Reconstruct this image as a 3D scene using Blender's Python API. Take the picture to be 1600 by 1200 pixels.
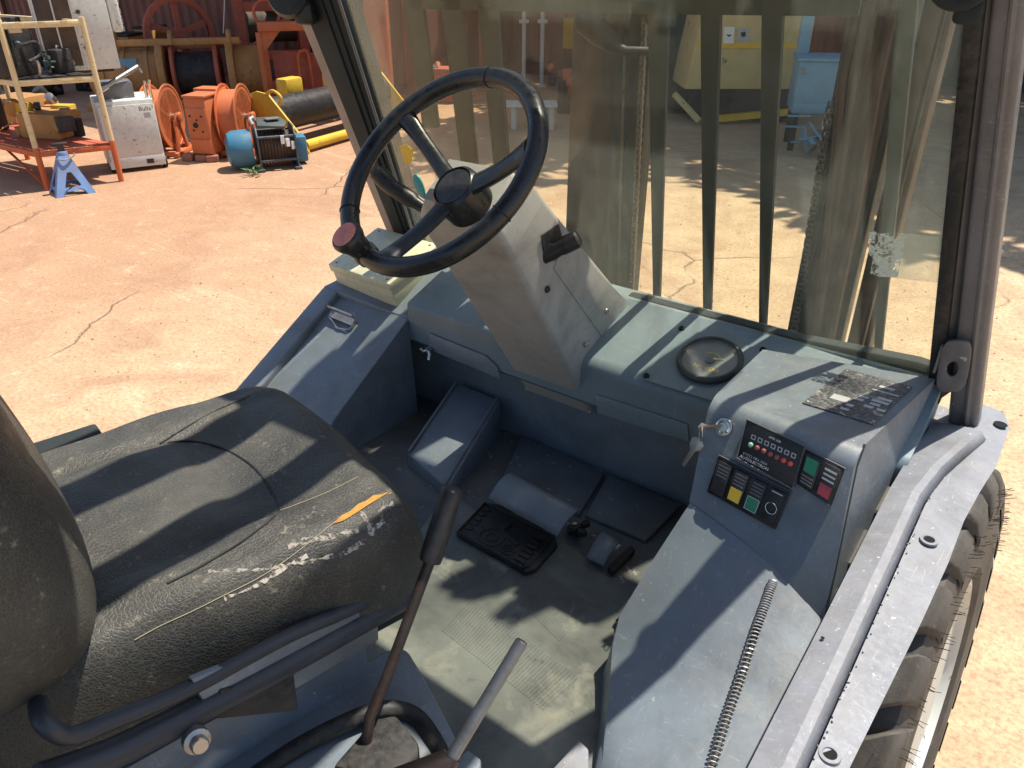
import bpy, bmesh, math, random
from mathutils import Vector, Matrix, Euler
random.seed(7)
R = math.radians
for o in list(bpy.data.objects): bpy.data.objects.remove(o)
S = bpy.context.scene
COL = S.collection

# ------------------------------------------------------------------ camera
F = 1200.0; PITCH = R(29.2); YAW = R(37.0); CAM = Vector((0, 0, 1.95))
cd = bpy.data.cameras.new('camera'); cam = bpy.data.objects.new('camera', cd); COL.objects.link(cam)
cd.sensor_width = 36; cd.lens = F / 1600 * 36; cd.clip_start = 0.02; cd.clip_end = 500
cam.location = CAM; cam.rotation_euler = Euler((R(90) - PITCH, 0, YAW), 'XYZ')
S.camera = cam

# ------------------------------------------------------------------ light
SUN_EL = 67.0; SUN_AZ = Vector((0.35, 0.937))          # towards the sun, ahead of the cab and a little right
W = bpy.data.worlds.new('World'); S.world = W; W.use_nodes = True
nt = W.node_tree; nt.nodes.clear()
sky = nt.nodes.new('ShaderNodeTexSky'); sky.sky_type = 'NISHITA'; sky.sun_disc = False
sky.sun_elevation = R(SUN_EL); sky.sun_rotation = math.atan2(SUN_AZ.x, SUN_AZ.y)
sky.dust_density = 1.5; sky.air_density = 1.0
bg = nt.nodes.new('ShaderNodeBackground'); bg.inputs[1].default_value = 0.12
wo = nt.nodes.new('ShaderNodeOutputWorld')
nt.links.new(sky.outputs[0], bg.inputs[0]); nt.links.new(bg.outputs[0], wo.inputs[0])
sd = bpy.data.lights.new('sun', 'SUN'); sd.energy = 4.9; sd.angle = R(0.53); sd.color = (1.0, 0.94, 0.84)
sun = bpy.data.objects.new('sun', sd); COL.objects.link(sun)
sv = Vector((SUN_AZ.x * math.cos(R(SUN_EL)), SUN_AZ.y * math.cos(R(SUN_EL)), math.sin(R(SUN_EL))))
sun.rotation_euler = sv.to_track_quat('Z', 'Y').to_euler(); sun.location = (3, 8, 12)
S.view_settings.view_transform = 'Standard'; S.view_settings.look = 'None'
S.view_settings.exposure = 0.62; S.view_settings.gamma = 1.0
S.cycles.max_bounces = 8; S.cycles.transparent_max_bounces = 16

# ------------------------------------------------------------------ measuring helpers: a sight line meets a plane of the place
_fw = Vector((-math.sin(YAW) * math.cos(PITCH), math.cos(YAW) * math.cos(PITCH), -math.sin(PITCH)))
_rt = Vector((math.cos(YAW), math.sin(YAW), 0)); _up = _rt.cross(_fw)
def ray(x, y): return _fw * F + _rt * (x - 800) - _up * (y - 600)
def AX(x, y, X): r = ray(x, y); return CAM + r * ((X - CAM.x) / r.x)
def AY(x, y, Y): r = ray(x, y); return CAM + r * ((Y - CAM.y) / r.y)
def AZ(x, y, Z): r = ray(x, y); return CAM + r * ((Z - CAM.z) / r.z)
def AP(x, y, p, n): r = ray(x, y); n = Vector(n); return CAM + r * ((Vector(p) - CAM).dot(n) / r.dot(n))
def AD(x, y, P): r = ray(x, y); return CAM + r * (math.hypot(P[0], P[1]) / math.hypot(r.x, r.y))   # at the ground distance of P
def V(*a): return Vector(a)

# ------------------------------------------------------------------ mesh builder
class MB:
    def __init__(s): s.v = []; s.f = []
    def add(s, vs, fs):
        b = len(s.v); s.v += [Vector(p) for p in vs]; s.f += [tuple(b + i for i in f) for f in fs]; return s
    def hexa(s, p):   # 0-3 bottom loop, 4-7 top loop
        return s.add(p, [(3, 2, 1, 0), (4, 5, 6, 7), (0, 1, 5, 4), (1, 2, 6, 5), (2, 3, 7, 6), (3, 0, 4, 7)])
    def box(s, c, d, rz=0, m=None):
        M = m if m is not None else Matrix.Rotation(rz, 3, 'Z')
        c = Vector(c); P = []
        for z in (-1, 1):
            for (x, y) in ((-1, -1), (1, -1), (1, 1), (-1, 1)):
                P.append(c + M @ Vector((x * d[0] / 2, y * d[1] / 2, z * d[2] / 2)))
        return s.hexa(P)
    def obox(s, o, a, b, c):   # corner + three edge vectors
        o = Vector(o); a = Vector(a); b = Vector(b); c = Vector(c)
        return s.hexa([o, o + a, o + a + b, o + b, o + c, o + a + c, o + a + b + c, o + b + c])
    def prism(s, poly, ext):
        n = len(poly); poly = [Vector(p) for p in poly]; ext = Vector(ext)
        return s.add(poly + [p + ext for p in poly], [tuple(range(n))[::-1], tuple(range(n, 2 * n))] + [(i, (i + 1) % n, n + (i + 1) % n, n + i) for i in range(n)])
    def ring(s, outer, inner, ext):   # plate with a hole, same number of points in both loops
        n = len(outer); ext = Vector(ext); o = [Vector(p) for p in outer]; i_ = [Vector(p) for p in inner]
        vs = o + i_ + [p + ext for p in o] + [p + ext for p in i_]; fs = []
        for k in range(n):
            j = (k + 1) % n
            fs += [(k, n + k, n + j, j), (2 * n + k, 2 * n + j, 3 * n + j, 3 * n + k), (k, j, 2 * n + j, 2 * n + k), (n + k, 3 * n + k, 3 * n + j, n + j)]
        return s.add(vs, fs)
    def tube(s, path, r, n=10, closed=False, caps=True):
        P = [Vector(p) for p in path]; m = len(P)
        rr = r if isinstance(r, (list, tuple)) else [r] * m
        vs = []; u = None
        for i in range(m):
            if closed: t = P[(i + 1) % m] - P[i - 1]
            else: t = P[min(i + 1, m - 1)] - P[max(i - 1, 0)]
            t.normalize()
            if u is None:
                u = t.orthogonal().normalized()
            u = (u - t * u.dot(t)); u = u.normalized() if u.length > 1e-6 else t.orthogonal().normalized()
            w = t.cross(u)
            for k in range(n):
                a = 2 * math.pi * k / n; vs.append(P[i] + (u * math.cos(a) + w * math.sin(a)) * rr[i])
        fs = []
        for i in range(m if closed else m - 1):
            j = (i + 1) % m
            for k in range(n):
                l = (k + 1) % n; fs.append((i * n + k, i * n + l, j * n + l, j * n + k))
        if caps and not closed: fs += [tuple(range(n))[::-1], tuple((m - 1) * n + k for k in range(n))]
        return s.add(vs, fs)
    def lathe(s, prof, o, ax, n=32, a0=0, a1=2 * math.pi, capped=True):   # prof: (radius, height along ax)
        o = Vector(o); ax = Vector(ax).normalized(); u = ax.orthogonal().normalized(); w = ax.cross(u); vs = []; fs = []; m = len(prof)
        for k in range(n):
            a = a0 + (a1 - a0) * k / n
            for (r, h) in prof: vs.append(o + ax * h + (u * math.cos(a) + w * math.sin(a)) * max(r, 1e-5))
        for k in range(n):
            l = (k + 1) % n
            for i in range(m - 1): fs.append((k * m + i, l * m + i, l * m + i + 1, k * m + i + 1))
        if capped:
            if prof[0][0] > 1e-4: fs.append(tuple(k * m for k in range(n))[::-1])
            if prof[-1][0] > 1e-4: fs.append(tuple(k * m + m - 1 for k in range(n)))
        return s.add(vs, fs)
    def cyl(s, a, b, r, n=16, r2=None):
        a = Vector(a); b = Vector(b); return s.lathe([(r, 0), (r if r2 is None else r2, (b - a).length)], a, b - a, n)
    def grid(s, rows, close_u=False):
        m = len(rows[0]); vs = [p for row in rows for p in row]; fs = []
        for i in range(len(rows) - 1):
            for k in range(m if close_u else m - 1):
                l = (k + 1) % m; fs.append((i * m + k, i * m + l, (i + 1) * m + l, (i + 1) * m + k))
        return s.add(vs, fs)
    def build(s, name, mat, parent=None, bevel=0, seg=2, smooth=True, origin=None, sharp=35, ang=28, solid=0, subd=0):
        me = bpy.data.meshes.new(name)
        og = Vector(origin) if origin is not None else Vector((0, 0, 0))
        me.from_pydata([p - og for p in s.v], [], s.f); me.validate()
        bm = bmesh.new(); bm.from_mesh(me)
        if not solid: bmesh.ops.recalc_face_normals(bm, faces=bm.faces)
        if bevel:
            es = [e for e in bm.edges if len(e.link_faces) == 2 and e.calc_face_angle(0) > R(ang)]
            bmesh.ops.bevel(bm, geom=es, offset=bevel, offset_type='OFFSET', segments=seg, profile=0.5, affect='EDGES', clamp_overlap=True)
        bm.to_mesh(me); bm.free()
        if smooth:
            for p in me.polygons: p.use_smooth = True
            me.set_sharp_from_angle(angle=R(sharp))
        o = bpy.data.objects.new(name, me); COL.objects.link(o)
        if mat: me.materials.append(mat)
        if solid:
            md = o.modifiers.new('thickness', 'SOLIDIFY'); md.thickness = solid; md.offset = -1
        if subd:
            md = o.modifiers.new('subd', 'SUBSURF'); md.levels = subd; md.render_levels = subd
        if origin is not None: o.location = og
        if parent is not None: attach(o, parent)
        return o
ROOTLOC = {}
def attach(o, parent):
    o.parent = parent
    o.matrix_parent_inverse = Matrix.Translation(ROOTLOC.get(parent.name, V(0, 0, 0))).inverted()
def thing(name, label, cat, loc, group=None):
    o = bpy.data.objects.new(name, None); COL.objects.link(o); o.location = loc; o.empty_display_size = .1
    ROOTLOC[o.name] = Vector(loc); tag(o, label, cat, group); return o
def tag(o, label, cat, group=None):
    o['label'] = label; o['category'] = cat
    if group: o['group'] = group
    ROOTLOC.setdefault(o.name, Vector(o.location)); return o
def copy_tree(o, delta, label, parent=None):
    c = o.copy(); COL.objects.link(c)
    if parent is None:
        c.location = Vector(o.location) + Vector(delta); c['label'] = label
    else:
        c.parent = parent
    for ch in [k for k in o.children]: copy_tree(ch, delta, None, c)
    return c
def text(body, size, o, ux, uy, name, mat, parent, align='CENTER', ext=0.0004):
    cu = bpy.data.curves.new(name, 'FONT'); cu.body = body; cu.size = size; cu.align_x = align; cu.align_y = 'CENTER'; cu.extrude = ext; cu.resolution_u = 3
    t = bpy.data.objects.new(name + '_tmp', cu); COL.objects.link(t)
    dg = bpy.context.evaluated_depsgraph_get(); me = bpy.data.meshes.new_from_object(t.evaluated_get(dg))
    bpy.data.objects.remove(t)
    ux = Vector(ux).normalized(); uy = Vector(uy); uy = (uy - ux * uy.dot(ux)).normalized(); uz = ux.cross(uy)
    M = Matrix((ux, uy, uz)).transposed().to_4x4(); M.translation = Vector(o)
    me.transform(M); me.materials.clear(); me.materials.append(mat)
    ob = bpy.data.objects.new(name, me); COL.objects.link(ob)
    if parent is not None: attach(ob, parent)
    return ob

# ------------------------------------------------------------------ materials
def nodes(name):
    m = bpy.data.materials.new(name); m.use_nodes = True; n = m.node_tree.nodes; l = m.node_tree.links
    return m, n, l, n['Principled BSDF']
def ramp(n, l, src, stops, out=0):
    r = n.new('ShaderNodeValToRGB'); e = r.color_ramp.elements
    while len(e) < len(stops): e.new(.5)
    for i, (p, c) in enumerate(stops):
        e[i].position = p; e[i].color = (c, c, c, 1) if isinstance(c, (int, float)) else (*c, 1)
    l.new(src, r.inputs[0]); return r.outputs[0]
def noise(n, l, co, scale, detail=4, rough=.55, dist=0, sc=None):
    t = n.new('ShaderNodeTexNoise'); t.inputs['Scale'].default_value = scale; t.inputs['Detail'].default_value = detail
    t.inputs['Roughness'].default_value = rough; t.inputs['Distortion'].default_value = dist
    if sc:
        mp = n.new('ShaderNodeMapping'); mp.inputs['Scale'].default_value = sc; l.new(co, mp.inputs[0]); co = mp.outputs[0]
    l.new(co, t.inputs['Vector']); return t.outputs['Fac']
def mixc(n, l, fac, a, b, blend='MIX'):
    x = n.new('ShaderNodeMix'); x.data_type = 'RGBA'; x.blend_type = blend
    for i, val in ((0, fac), (6, a), (7, b)):
        if isinstance(val, (int, float)): x.inputs[i].default_value = val
        elif isinstance(val, tuple): x.inputs[i].default_value = (*val, 1)
        else: l.new(val, x.inputs[i])
    return x.outputs[2]
def bump(n, l, h, strength, dist=.01, prev=None):
    b = n.new('ShaderNodeBump'); b.inputs['Strength'].default_value = strength; b.inputs['Distance'].default_value = dist
    l.new(h, b.inputs['Height'])
    if prev is not None: l.new(prev, b.inputs['Normal'])
    return b.outputs[0]
def tc(n): return n.new('ShaderNodeTexCoord').outputs['Object']
def paint(name, c, rough=.5, metal=0, var=.25, dirt=(.3, .2, .13), dirtamt=.3, chips=None, chipamt=.0, scale=6, bmp=.08, spec=.4, streak=0, scratch=0):
    m, n, l, b = nodes(name); co = tc(n)
    f1 = noise(n, l, co, scale, 5); f2 = noise(n, l, co, scale * 7, 4, .65); f3 = noise(n, l, co, scale * .35, 3)
    d = tuple(x * (1 - var) for x in c); li = tuple(min(1, x * (1 + var)) for x in c)
    col = mixc(n, l, ramp(n, l, f1, [(.3, 0), (.7, 1)]), d, li)
    if streak:
        fs = noise(n, l, co, scale * 3, 4, .6, 0, (1, 1, 14) if streak == 1 else (.6, 14, 14))
        col = mixc(n, l, ramp(n, l, fs, [(.42, 0), (.7, .35)]), col, li)
    if dirtamt:
        mm = n.new('ShaderNodeMath'); mm.operation = 'MULTIPLY'; l.new(f3, mm.inputs[0]); l.new(f2, mm.inputs[1])
        col = mixc(n, l, ramp(n, l, mm.outputs[0], [(.22, 0), (.42, dirtamt)]), col, dirt)
    if scratch:
        for k_, sc_ in enumerate(((70, 5, 30), (6, 60, 40), (40, 45, 6))):
            fsx = noise(n, l, co, 2.2, 5, .6, .6 + .3 * k_, sc_)
            col = mixc(n, l, ramp(n, l, fsx, [(.645, 0), (.67, scratch), (.70, 0)]), col, (.42, .43, .43))
        gr_ = noise(n, l, co, 3.3, 7, .72, .5); col = mixc(n, l, ramp(n, l, gr_, [(.50, 0), (.66, .42)]), col, (.085, .075, .062))
        du_ = noise(n, l, co, 11, 7, .75, .3); col = mixc(n, l, ramp(n, l, du_, [(.55, 0), (.72, .22)]), col, (.34, .31, .27))
    if chipamt:
        fc = noise(n, l, co, scale * 5, 8, .7)
        col = mixc(n, l, ramp(n, l, fc, [(.68 - chipamt * .12, 0), (.70 - chipamt * .12, 1)]), col, chips or dirt)
    l.new(col, b.inputs['Base Color'])
    l.new(ramp(n, l, f2, [(.3, max(0, rough - .12)), (.7, min(1, rough + .12))]), b.inputs['Roughness'])
    b.inputs['Metallic'].default_value = metal; b.inputs['Specular IOR Level'].default_value = spec
    if bmp: l.new(bump(n, l, f2, bmp, .004), b.inputs['Normal'])
    return m
def plain(name, c, rough=.5, metal=0, emit=None):
    m, n, l, b = nodes(name); co = tc(n); f = noise(n, l, co, 40, 4)
    l.new(mixc(n, l, f, tuple(x * .8 for x in c), tuple(min(1, x * 1.2) for x in c)), b.inputs['Base Color'])
    b.inputs['Roughness'].default_value = rough; b.inputs['Metallic'].default_value = metal
    return m

M = {}
M['cab'] = paint('cab paint blue grey', (.158, .190, .220), .42, 0, .10, (.22, .17, .12), .25, (.36, .38, .38), .2, 14, .05, .45, scratch=.35)
M['cabbrush'] = paint('brushed cab paint', (.155, .212, .236), .42, 0, .12, (.25, .2, .14), .2, None, 0, 5, .05, .45, streak=2, scratch=.3)
M['fender'] = paint('worn fender paint', (.20, .21, .235), .6, 0, .14, (.30, .26, .21), .3, (.50, .50, .50), .30, 16, .12, .45, scratch=.5)
M['cabdark'] = paint('dark frame paint', (.030, .036, .038), .75, 0, .2, (.10, .085, .07), .15, None, 0, 6, .05, .15)
M['postgrey'] = paint('post grey paint', (.15, .145, .15), .42, 0, .12, (.2, .16, .12), .2, (.4, .4, .4), .12, 5, .05, scratch=.25)
M['groundlit'] = paint('pinkish primer trim', (.32, .26, .23), .5, 0, .12, (.2, .15, .1), .2, None, 0, 8, .05)  # light bounced off the ground, painted as a pinkish colour
M['column'] = paint('column cover plastic', (.40, .39, .36), .5, 0, .06, (.22, .18, .14), .3, (.2, .2, .19), .2, 4, .05, scratch=.2)
M['wheelblk'] = paint('steering wheel plastic', (.016, .018, .019), .33, 0, .3, (.06, .055, .05), .5, None, 0, 8, .06, .5)
M['black'] = paint('black plastic', (.02, .021, .023), .42, 0, .3, (.12, .1, .08), .35, None, 0, 14, .05)
M['rubber'] = paint('black rubber seal', (.014, .015, .016), .6, 0, .3, (.12, .1, .08), .4, None, 0, 10, .1)
M['cream'] = paint('cream enclosure plastic', (.62, .60, .42), .45, 0, .06, (.3, .25, .17), .3, None, 0, 8, .03)
M['chrome'] = paint('worn chrome', (.62, .61, .58), .22, 1, .1, (.2, .16, .12), .2, None, 0, 20, .04)
M['steel'] = paint('bare steel', (.42, .40, .37), .38, .85, .2, (.24, .13, .07), .6, None, 0, 18, .1)
M['rusty'] = paint('rusty lever steel', (.13, .085, .06), .5, .5, .4, (.28, .13, .06), .7, None, 0, 14, .15)
M['floorsteel'] = paint('floor plate paint', (.09, .10, .105), .6, 0, .3, (.2, .14, .10), .7, (.28, .26, .22), .5, 6, .12)
M['red'] = paint('faded red cap', (.72, .20, .14), .4, 0, .2, (.6, .4, .33), .7, None, 0, 30, .05)
M['levers'] = paint('dark lever steel', (.055, .042, .036), .42, .3, .4, (.16, .08, .05), .6, None, 0, 14, .1)
M['dialface'] = plain('grey gauge dial', (.17, .20, .185), .5)
M['spring'] = plain('zinc spring wire', (.36, .36, .36), .4, .3)
M['gaugerim'] = paint('gauge bezel', (.035, .045, .048), .4, 0, .1, (.2, .17, .12), .2)
M['seatmetal'] = paint('dark blue seat steel', (.034, .038, .048), .45, 0, .15, (.16, .13, .1), .2, None, 0, 8, .05)
M['chainsteel'] = paint('oily chain', (.16, .155, .14), .35, .7, .3, (.2, .15, .1), .4, None, 0, 30, .1)
M['hole'] = plain('hole black', (.004, .004, .004), .95)
M['palerod'] = paint('worn pale rod', (.42, .38, .32), .5, .3, .2, (.25, .16, .1), .5, None, 0, 20, .1)
M['teal'] = plain('teal disc', (.02, .34, .33), .35)
M['white'] = plain('white print', (.75, .74, .70), .5)
M['greyprint'] = plain('grey print', (.42, .42, .42), .5)
M['goldprint'] = plain('gold print', (.85, .68, .20), .5)
M['sw_yellow'] = plain('yellow lens', (.72, .45, .03), .35)
M['sw_green'] = plain('green lens', (.01, .20, .09), .3)
M['sw_red'] = plain('red lens', (.35, .03, .045), .3)
M['lampred'] = plain('red lamp', (.75, .10, .07), .3)
M['lampdim'] = plain('dull red lamp', (.32, .09, .08), .4)
M['lampgreen'] = plain('pale green lamp', (.30, .52, .40), .4)
M['foam'] = paint('torn yellow foam', (.46, .23, .05), .95, 0, .3, (.22, .11, .04), .7, None, 0, 60, .6)
M['brick'] = paint('red wood block', (.30, .13, .08), .8, 0, .3, (.2, .15, .1), .4)
M['orange'] = paint('orange machine paint', (.55, .14, .045), .55, 0, .15, (.30, .16, .10), .45, (.20, .09, .06), .35, 3, .08)
M['orangered'] = paint('old orange red paint', (.42, .10, .055), .6, 0, .22, (.16, .08, .06), .5, (.15, .08, .06), .4, 2, .1)
M['yellow'] = paint('yellow machine paint', (.62, .40, .03), .5, 0, .12, (.3, .2, .1), .4, (.2, .12, .06), .25, 3, .06)
M['ochre'] = paint('ochre winch paint', (.46, .23, .07), .6, 0, .22, (.2, .13, .08), .5, (.16, .1, .06), .4, 2, .1)
M['cream_rack'] = paint('cream rack paint', (.66, .52, .28), .5, 0, .1, (.35, .22, .12), .4, (.3, .12, .05), .45, 5, .06)
M['rack_orange'] = paint('rack orange paint', (.58, .12, .035), .5, 0, .12, (.3, .15, .08), .4, (.25, .1, .05), .3, 5, .06)
M['whitemetal'] = paint('scratched white enamel', (.58, .58, .53), .45, 0, .05, (.35, .28, .2), .45, (.22, .17, .12), .55, 4, .06)
M['jackblue'] = paint('faded blue paint', (.16, .27, .50), .55, 0, .15, (.25, .2, .16), .4, (.3, .3, .3), .4, 8, .08)
M['winchblue'] = paint('blue motor paint', (.045, .17, .26), .45, 0, .18, (.2, .16, .12), .45, (.25, .12, .08), .35, 5, .08)
M['winchdark'] = paint('dark winch plate', (.035, .06, .075), .5, 0, .3, (.2, .14, .1), .4, (.2, .16, .12), .4, 6, .1)
M['drumbrown'] = paint('rusty rope drum', (.075, .055, .042), .7, .2, .4, (.2, .1, .05), .6, None, 0, 8, .2)
M['drumblack'] = paint('black roller', (.03, .028, .027), .45, .3, .3, (.14, .1, .08), .4, None, 0, 3, .08, streak=2)
M['machinery'] = paint('oily dark machinery', (.035, .034, .034), .6, .3, .5, (.12, .09, .07), .6, (.3, .25, .2), .3, 6, .3)
M['container'] = paint('red brown container paint', (.17, .065, .05), .6, 0, .15, (.14, .09, .07), .4, (.12, .06, .04), .3, 1.2, .06)
M['containerred'] = paint('brick red wall paint', (.26, .10, .065), .7, 0, .2, (.16, .1, .07), .5, (.14, .08, .05), .3, .8, .06)
M['darkgreen'] = paint('dark green paint', (.05, .075, .07), .6, 0, .2, (.1, .08, .06), .4, None, 0, 1, .06)
M['mastbrown'] = paint('dusty brown mast steel', (.075, .052, .040), .5, .3, .25, (.24, .17, .11), .5, None, 0, 3, .08, streak=1)
M['mastdark'] = paint('greasy mast steel', (.035, .043, .04), .42, .4, .3, (.16, .13, .1), .4, None, 0, 4, .1, streak=1)
M['guard'] = paint('guard bar paint', (.032, .042, .040), .45, 0, .2, (.14, .12, .09), .25, None, 0, 6, .06)
M['genyellow'] = paint('pale yellow machine', (.56, .45, .21), .55, 0, .1, (.3, .22, .12), .4, (.12, .1, .07), .3, 1.5, .05)
M['cabblue'] = paint('light blue cabinet', (.16, .33, .45), .5, 0, .12, (.2, .2, .2), .35, (.45, .45, .45), .35, 2, .05)
M['timber'] = paint('sun bleached timber', (.45, .33, .19), .75, 0, .2, (.25, .16, .09), .4, None, 0, 3, .15, streak=1)
M['rope'] = plain('white rope', (.62, .60, .55), .8)
M['leafsmall'] = plain('weed leaf', (.10, .16, .05), .6)
M['bark'] = paint('bark', (.12, .085, .06), .9, 0, .3, (.06, .05, .04), .5, None, 0, 4, .6)

def ground_mat():
    m, n, l, b = nodes('dusty red concrete'); co = tc(n)
    big = noise(n, l, co, .16, 5, .6); mid = noise(n, l, co, .9, 6, .65, .6); fine = noise(n, l, co, 48, 7, .75); grit = noise(n, l, co, 230, 3, .7)
    # pale concrete ahead of the truck, red dust to the left
    sp = n.new('ShaderNodeSeparateXYZ'); l.new(co, sp.inputs[0])
    ma = n.new('ShaderNodeMath'); ma.operation = 'MULTIPLY_ADD'; l.new(sp.outputs[0], ma.inputs[0]); ma.inputs[1].default_value = -.17; ma.inputs[2].default_value = -.42
    mb = n.new('ShaderNodeMath'); mb.operation = 'ADD'; l.new(ma.outputs[0], mb.inputs[0])
    mc = n.new('ShaderNodeMath'); mc.operation = 'MULTIPLY_ADD'; l.new(big, mc.inputs[0]); mc.inputs[1].default_value = 1.4; mc.inputs[2].default_value = -.7
    l.new(mc.outputs[0], mb.inputs[1]); redness = ramp(n, l, mb.outputs[0], [(.0, 0), (.75, 1)])
    pale = mixc(n, l, mid, (.44, .34, .20), (.58, .46, .29)); red = mixc(n, l, mid, (.35, .195, .108), (.47, .295, .18))
    col = mixc(n, l, redness, pale, red)
    st = noise(n, l, co, 1.6, 6, .7, 1.2, (.35, 1.6, 1))
    col = mixc(n, l, ramp(n, l, st, [(.56, 0), (.70, .55)]), col, (.62, .47, .32))
    st3 = noise(n, l, co, 3.2, 7, .75, .8)
    col = mixc(n, l, ramp(n, l, st3, [(.40, .0), (.62, .5)]), col, (.33, .20, .12))
    st4 = noise(n, l, co, 7.5, 6, .75, .4)
    col = mixc(n, l, ramp(n, l, st4, [(.56, 0), (.70, .5)]), col, (.64, .50, .36))
    st2 = noise(n, l, co, .8, 6, .7, 1.0)
    col = mixc(n, l, ramp(n, l, st2, [(.52, 0), (.72, .6)]), col, (.27, .135, .08))
    col = mixc(n, l, ramp(n, l, fine, [(.36, .6), (.54, 0)]), col, (.22, .11, .065))
    col = mixc(n, l, ramp(n, l, grit, [(.60, 0), (.72, .5)]), col, (.66, .54, .40))
    # cracks
    dn = n.new('ShaderNodeTexNoise'); dn.inputs['Scale'].default_value = 1.3; dn.inputs['Detail'].default_value = 6; l.new(co, dn.inputs['Vector'])
    dm = n.new('ShaderNodeVectorMath'); dm.operation = 'SCALE'; l.new(dn.outputs['Color'], dm.inputs[0]); dm.inputs['Scale'].default_value = .55
    da = n.new('ShaderNodeVectorMath'); da.operation = 'ADD'; l.new(co, da.inputs[0]); l.new(dm.outputs[0], da.inputs[1])
    vo = n.new('ShaderNodeTexVoronoi'); vo.feature = 'DISTANCE_TO_EDGE'; vo.inputs['Scale'].default_value = .45; l.new(da.outputs[0], vo.inputs['Vector'])
    cr = ramp(n, l, vo.outputs['Distance'], [(.0, 1), (.0025, .7), (.0045, 0)])
    brk = ramp(n, l, noise(n, l, co, .7, 3), [(.50, 0), (.58, .75)])
    mm = n.new('ShaderNodeMath'); mm.operation = 'MULTIPLY'; l.new(cr, mm.inputs[0]); l.new(brk, mm.inputs[1])
    col = mixc(n, l, mm.outputs[0], col, (.20, .12, .075))
    l.new(col, b.inputs['Base Color']); b.inputs['Roughness'].default_value = .85; b.inputs['Specular IOR Level'].default_value = .25
    nb = bump(n, l, fine, .22, .006); nb = bump(n, l, grit, .2, .004, nb)
    inv = n.new('ShaderNodeMath'); inv.operation = 'SUBTRACT'; inv.inputs[0].default_value = 1; l.new(mm.outputs[0], inv.inputs[1])
    l.new(bump(n, l, inv.outputs[0], .8, .02, nb), b.inputs['Normal'])
    return m
M['ground'] = ground_mat()

def glass_mat(name, dirt, tint, seed=0, streaks=True):
    m, n, l, b = nodes(name); n.remove(b); out = n['Material Output']; co = tc(n)
    tr = n.new('ShaderNodeBsdfTransparent'); tr.inputs[0].default_value = (*tint, 1)
    gl = n.new('ShaderNodeBsdfGlossy'); gl.inputs['Roughness'].default_value = .03; gl.inputs[0].default_value = (1, 1, 1, 1)
    df = n.new('ShaderNodeBsdfDiffuse'); df.inputs[0].default_value = (.44, .46, .42, 1)
    tl = n.new('ShaderNodeBsdfTranslucent'); tl.inputs[0].default_value = (.41, .44, .40, 1)
    dd = n.new('ShaderNodeMixShader'); dd.inputs[0].default_value = .5; l.new(df.outputs[0], dd.inputs[1]); l.new(tl.outputs[0], dd.inputs[2])
    f = noise(n, l, co, 3.0, 6, .6, .4); f2 = noise(n, l, co, 5, 5, .65, .2, (9, 9, .5)); f3 = noise(n, l, co, 160, 2, .5)
    a = ramp(n, l, f, [(.3, dirt * .55), (.75, dirt * 1.5)])
    s2 = ramp(n, l, f2, [(.5, 0), (.8, dirt * 1.2)])
    s3 = ramp(n, l, f3, [(.76, 0), (.80, .3)])
    m1 = n.new('ShaderNodeMath'); m1.operation = 'ADD'; l.new(a, m1.inputs[0]); l.new(s2, m1.inputs[1])
    m2 = n.new('ShaderNodeMath'); m2.operation = 'MAXIMUM'; l.new(m1.outputs[0], m2.inputs[0]); l.new(s3, m2.inputs[1])
    mx = n.new('ShaderNodeMixShader'); l.new(m2.outputs[0], mx.inputs[0]); l.new(tr.outputs[0], mx.inputs[1]); l.new(dd.outputs[0], mx.inputs[2])
    fr = n.new('ShaderNodeFresnel'); fr.inputs[0].default_value = 1.2
    mf = n.new('ShaderNodeMixShader'); l.new(fr.outputs[0], mf.inputs[0]); l.new(mx.outputs[0], mf.inputs[1]); l.new(gl.outputs[0], mf.inputs[2])
    l.new(mf.outputs[0], out.inputs[0]); return m
M['glass'] = glass_mat('dusty windscreen glass', .06, (.97, .965, .90))

def seat_mat():
    m, n, l, b = nodes('cracked black vinyl'); co = tc(n)
    vo = n.new('ShaderNodeTexVoronoi'); vo.inputs['Scale'].default_value = 190; vo.feature = 'DISTANCE_TO_EDGE'
    wn = n.new('ShaderNodeTexNoise'); wn.inputs['Scale'].default_value = 60; l.new(co, wn.inputs['Vector'])
    ad = n.new('ShaderNodeVectorMath'); ad.operation = 'MULTIPLY_ADD'; l.new(wn.outputs['Color'], ad.inputs[0]); ad.inputs[1].default_value = (.008, .008, .008); l.new(co, ad.inputs[2])
    l.new(ad.outputs[0], vo.inputs['Vector'])
    big = noise(n, l, co, 5, 5, .6); mid = noise(n, l, co, 22, 6, .7); fi = noise(n, l, co, 90, 5, .7)
    col = mixc(n, l, ramp(n, l, big, [(.35, 0), (.7, 1)]), (.030, .030, .028), (.080, .077, .066))
    dust = ramp(n, l, vo.outputs['Distance'], [(.0, .55), (.10, 0)])
    col = mixc(n, l, dust, col, (.13, .12, .095))
    pm = n.new('ShaderNodeMath'); pm.operation = 'MULTIPLY'; l.new(ramp(n, l, mid, [(.55, 0), (.68, 1)]), pm.inputs[0]); l.new(ramp(n, l, fi, [(.52, 0), (.62, .9)]), pm.inputs[1])
    col = mixc(n, l, pm.outputs[0], col, (.26, .23, .17))
    l.new(col, b.inputs['Base Color']); l.new(ramp(n, l, mid, [(.3, .42), (.7, .62)]), b.inputs['Roughness'])
    b.inputs['Specular IOR Level'].default_value = .3
    nb = bump(n, l, ramp(n, l, vo.outputs['Distance'], [(0, 0), (.2, 1)]), .35, .0012); nb = bump(n, l, mid, .35, .006, nb)
    l.new(nb, b.inputs['Normal']); return m
M['seat'] = seat_mat()
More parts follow.
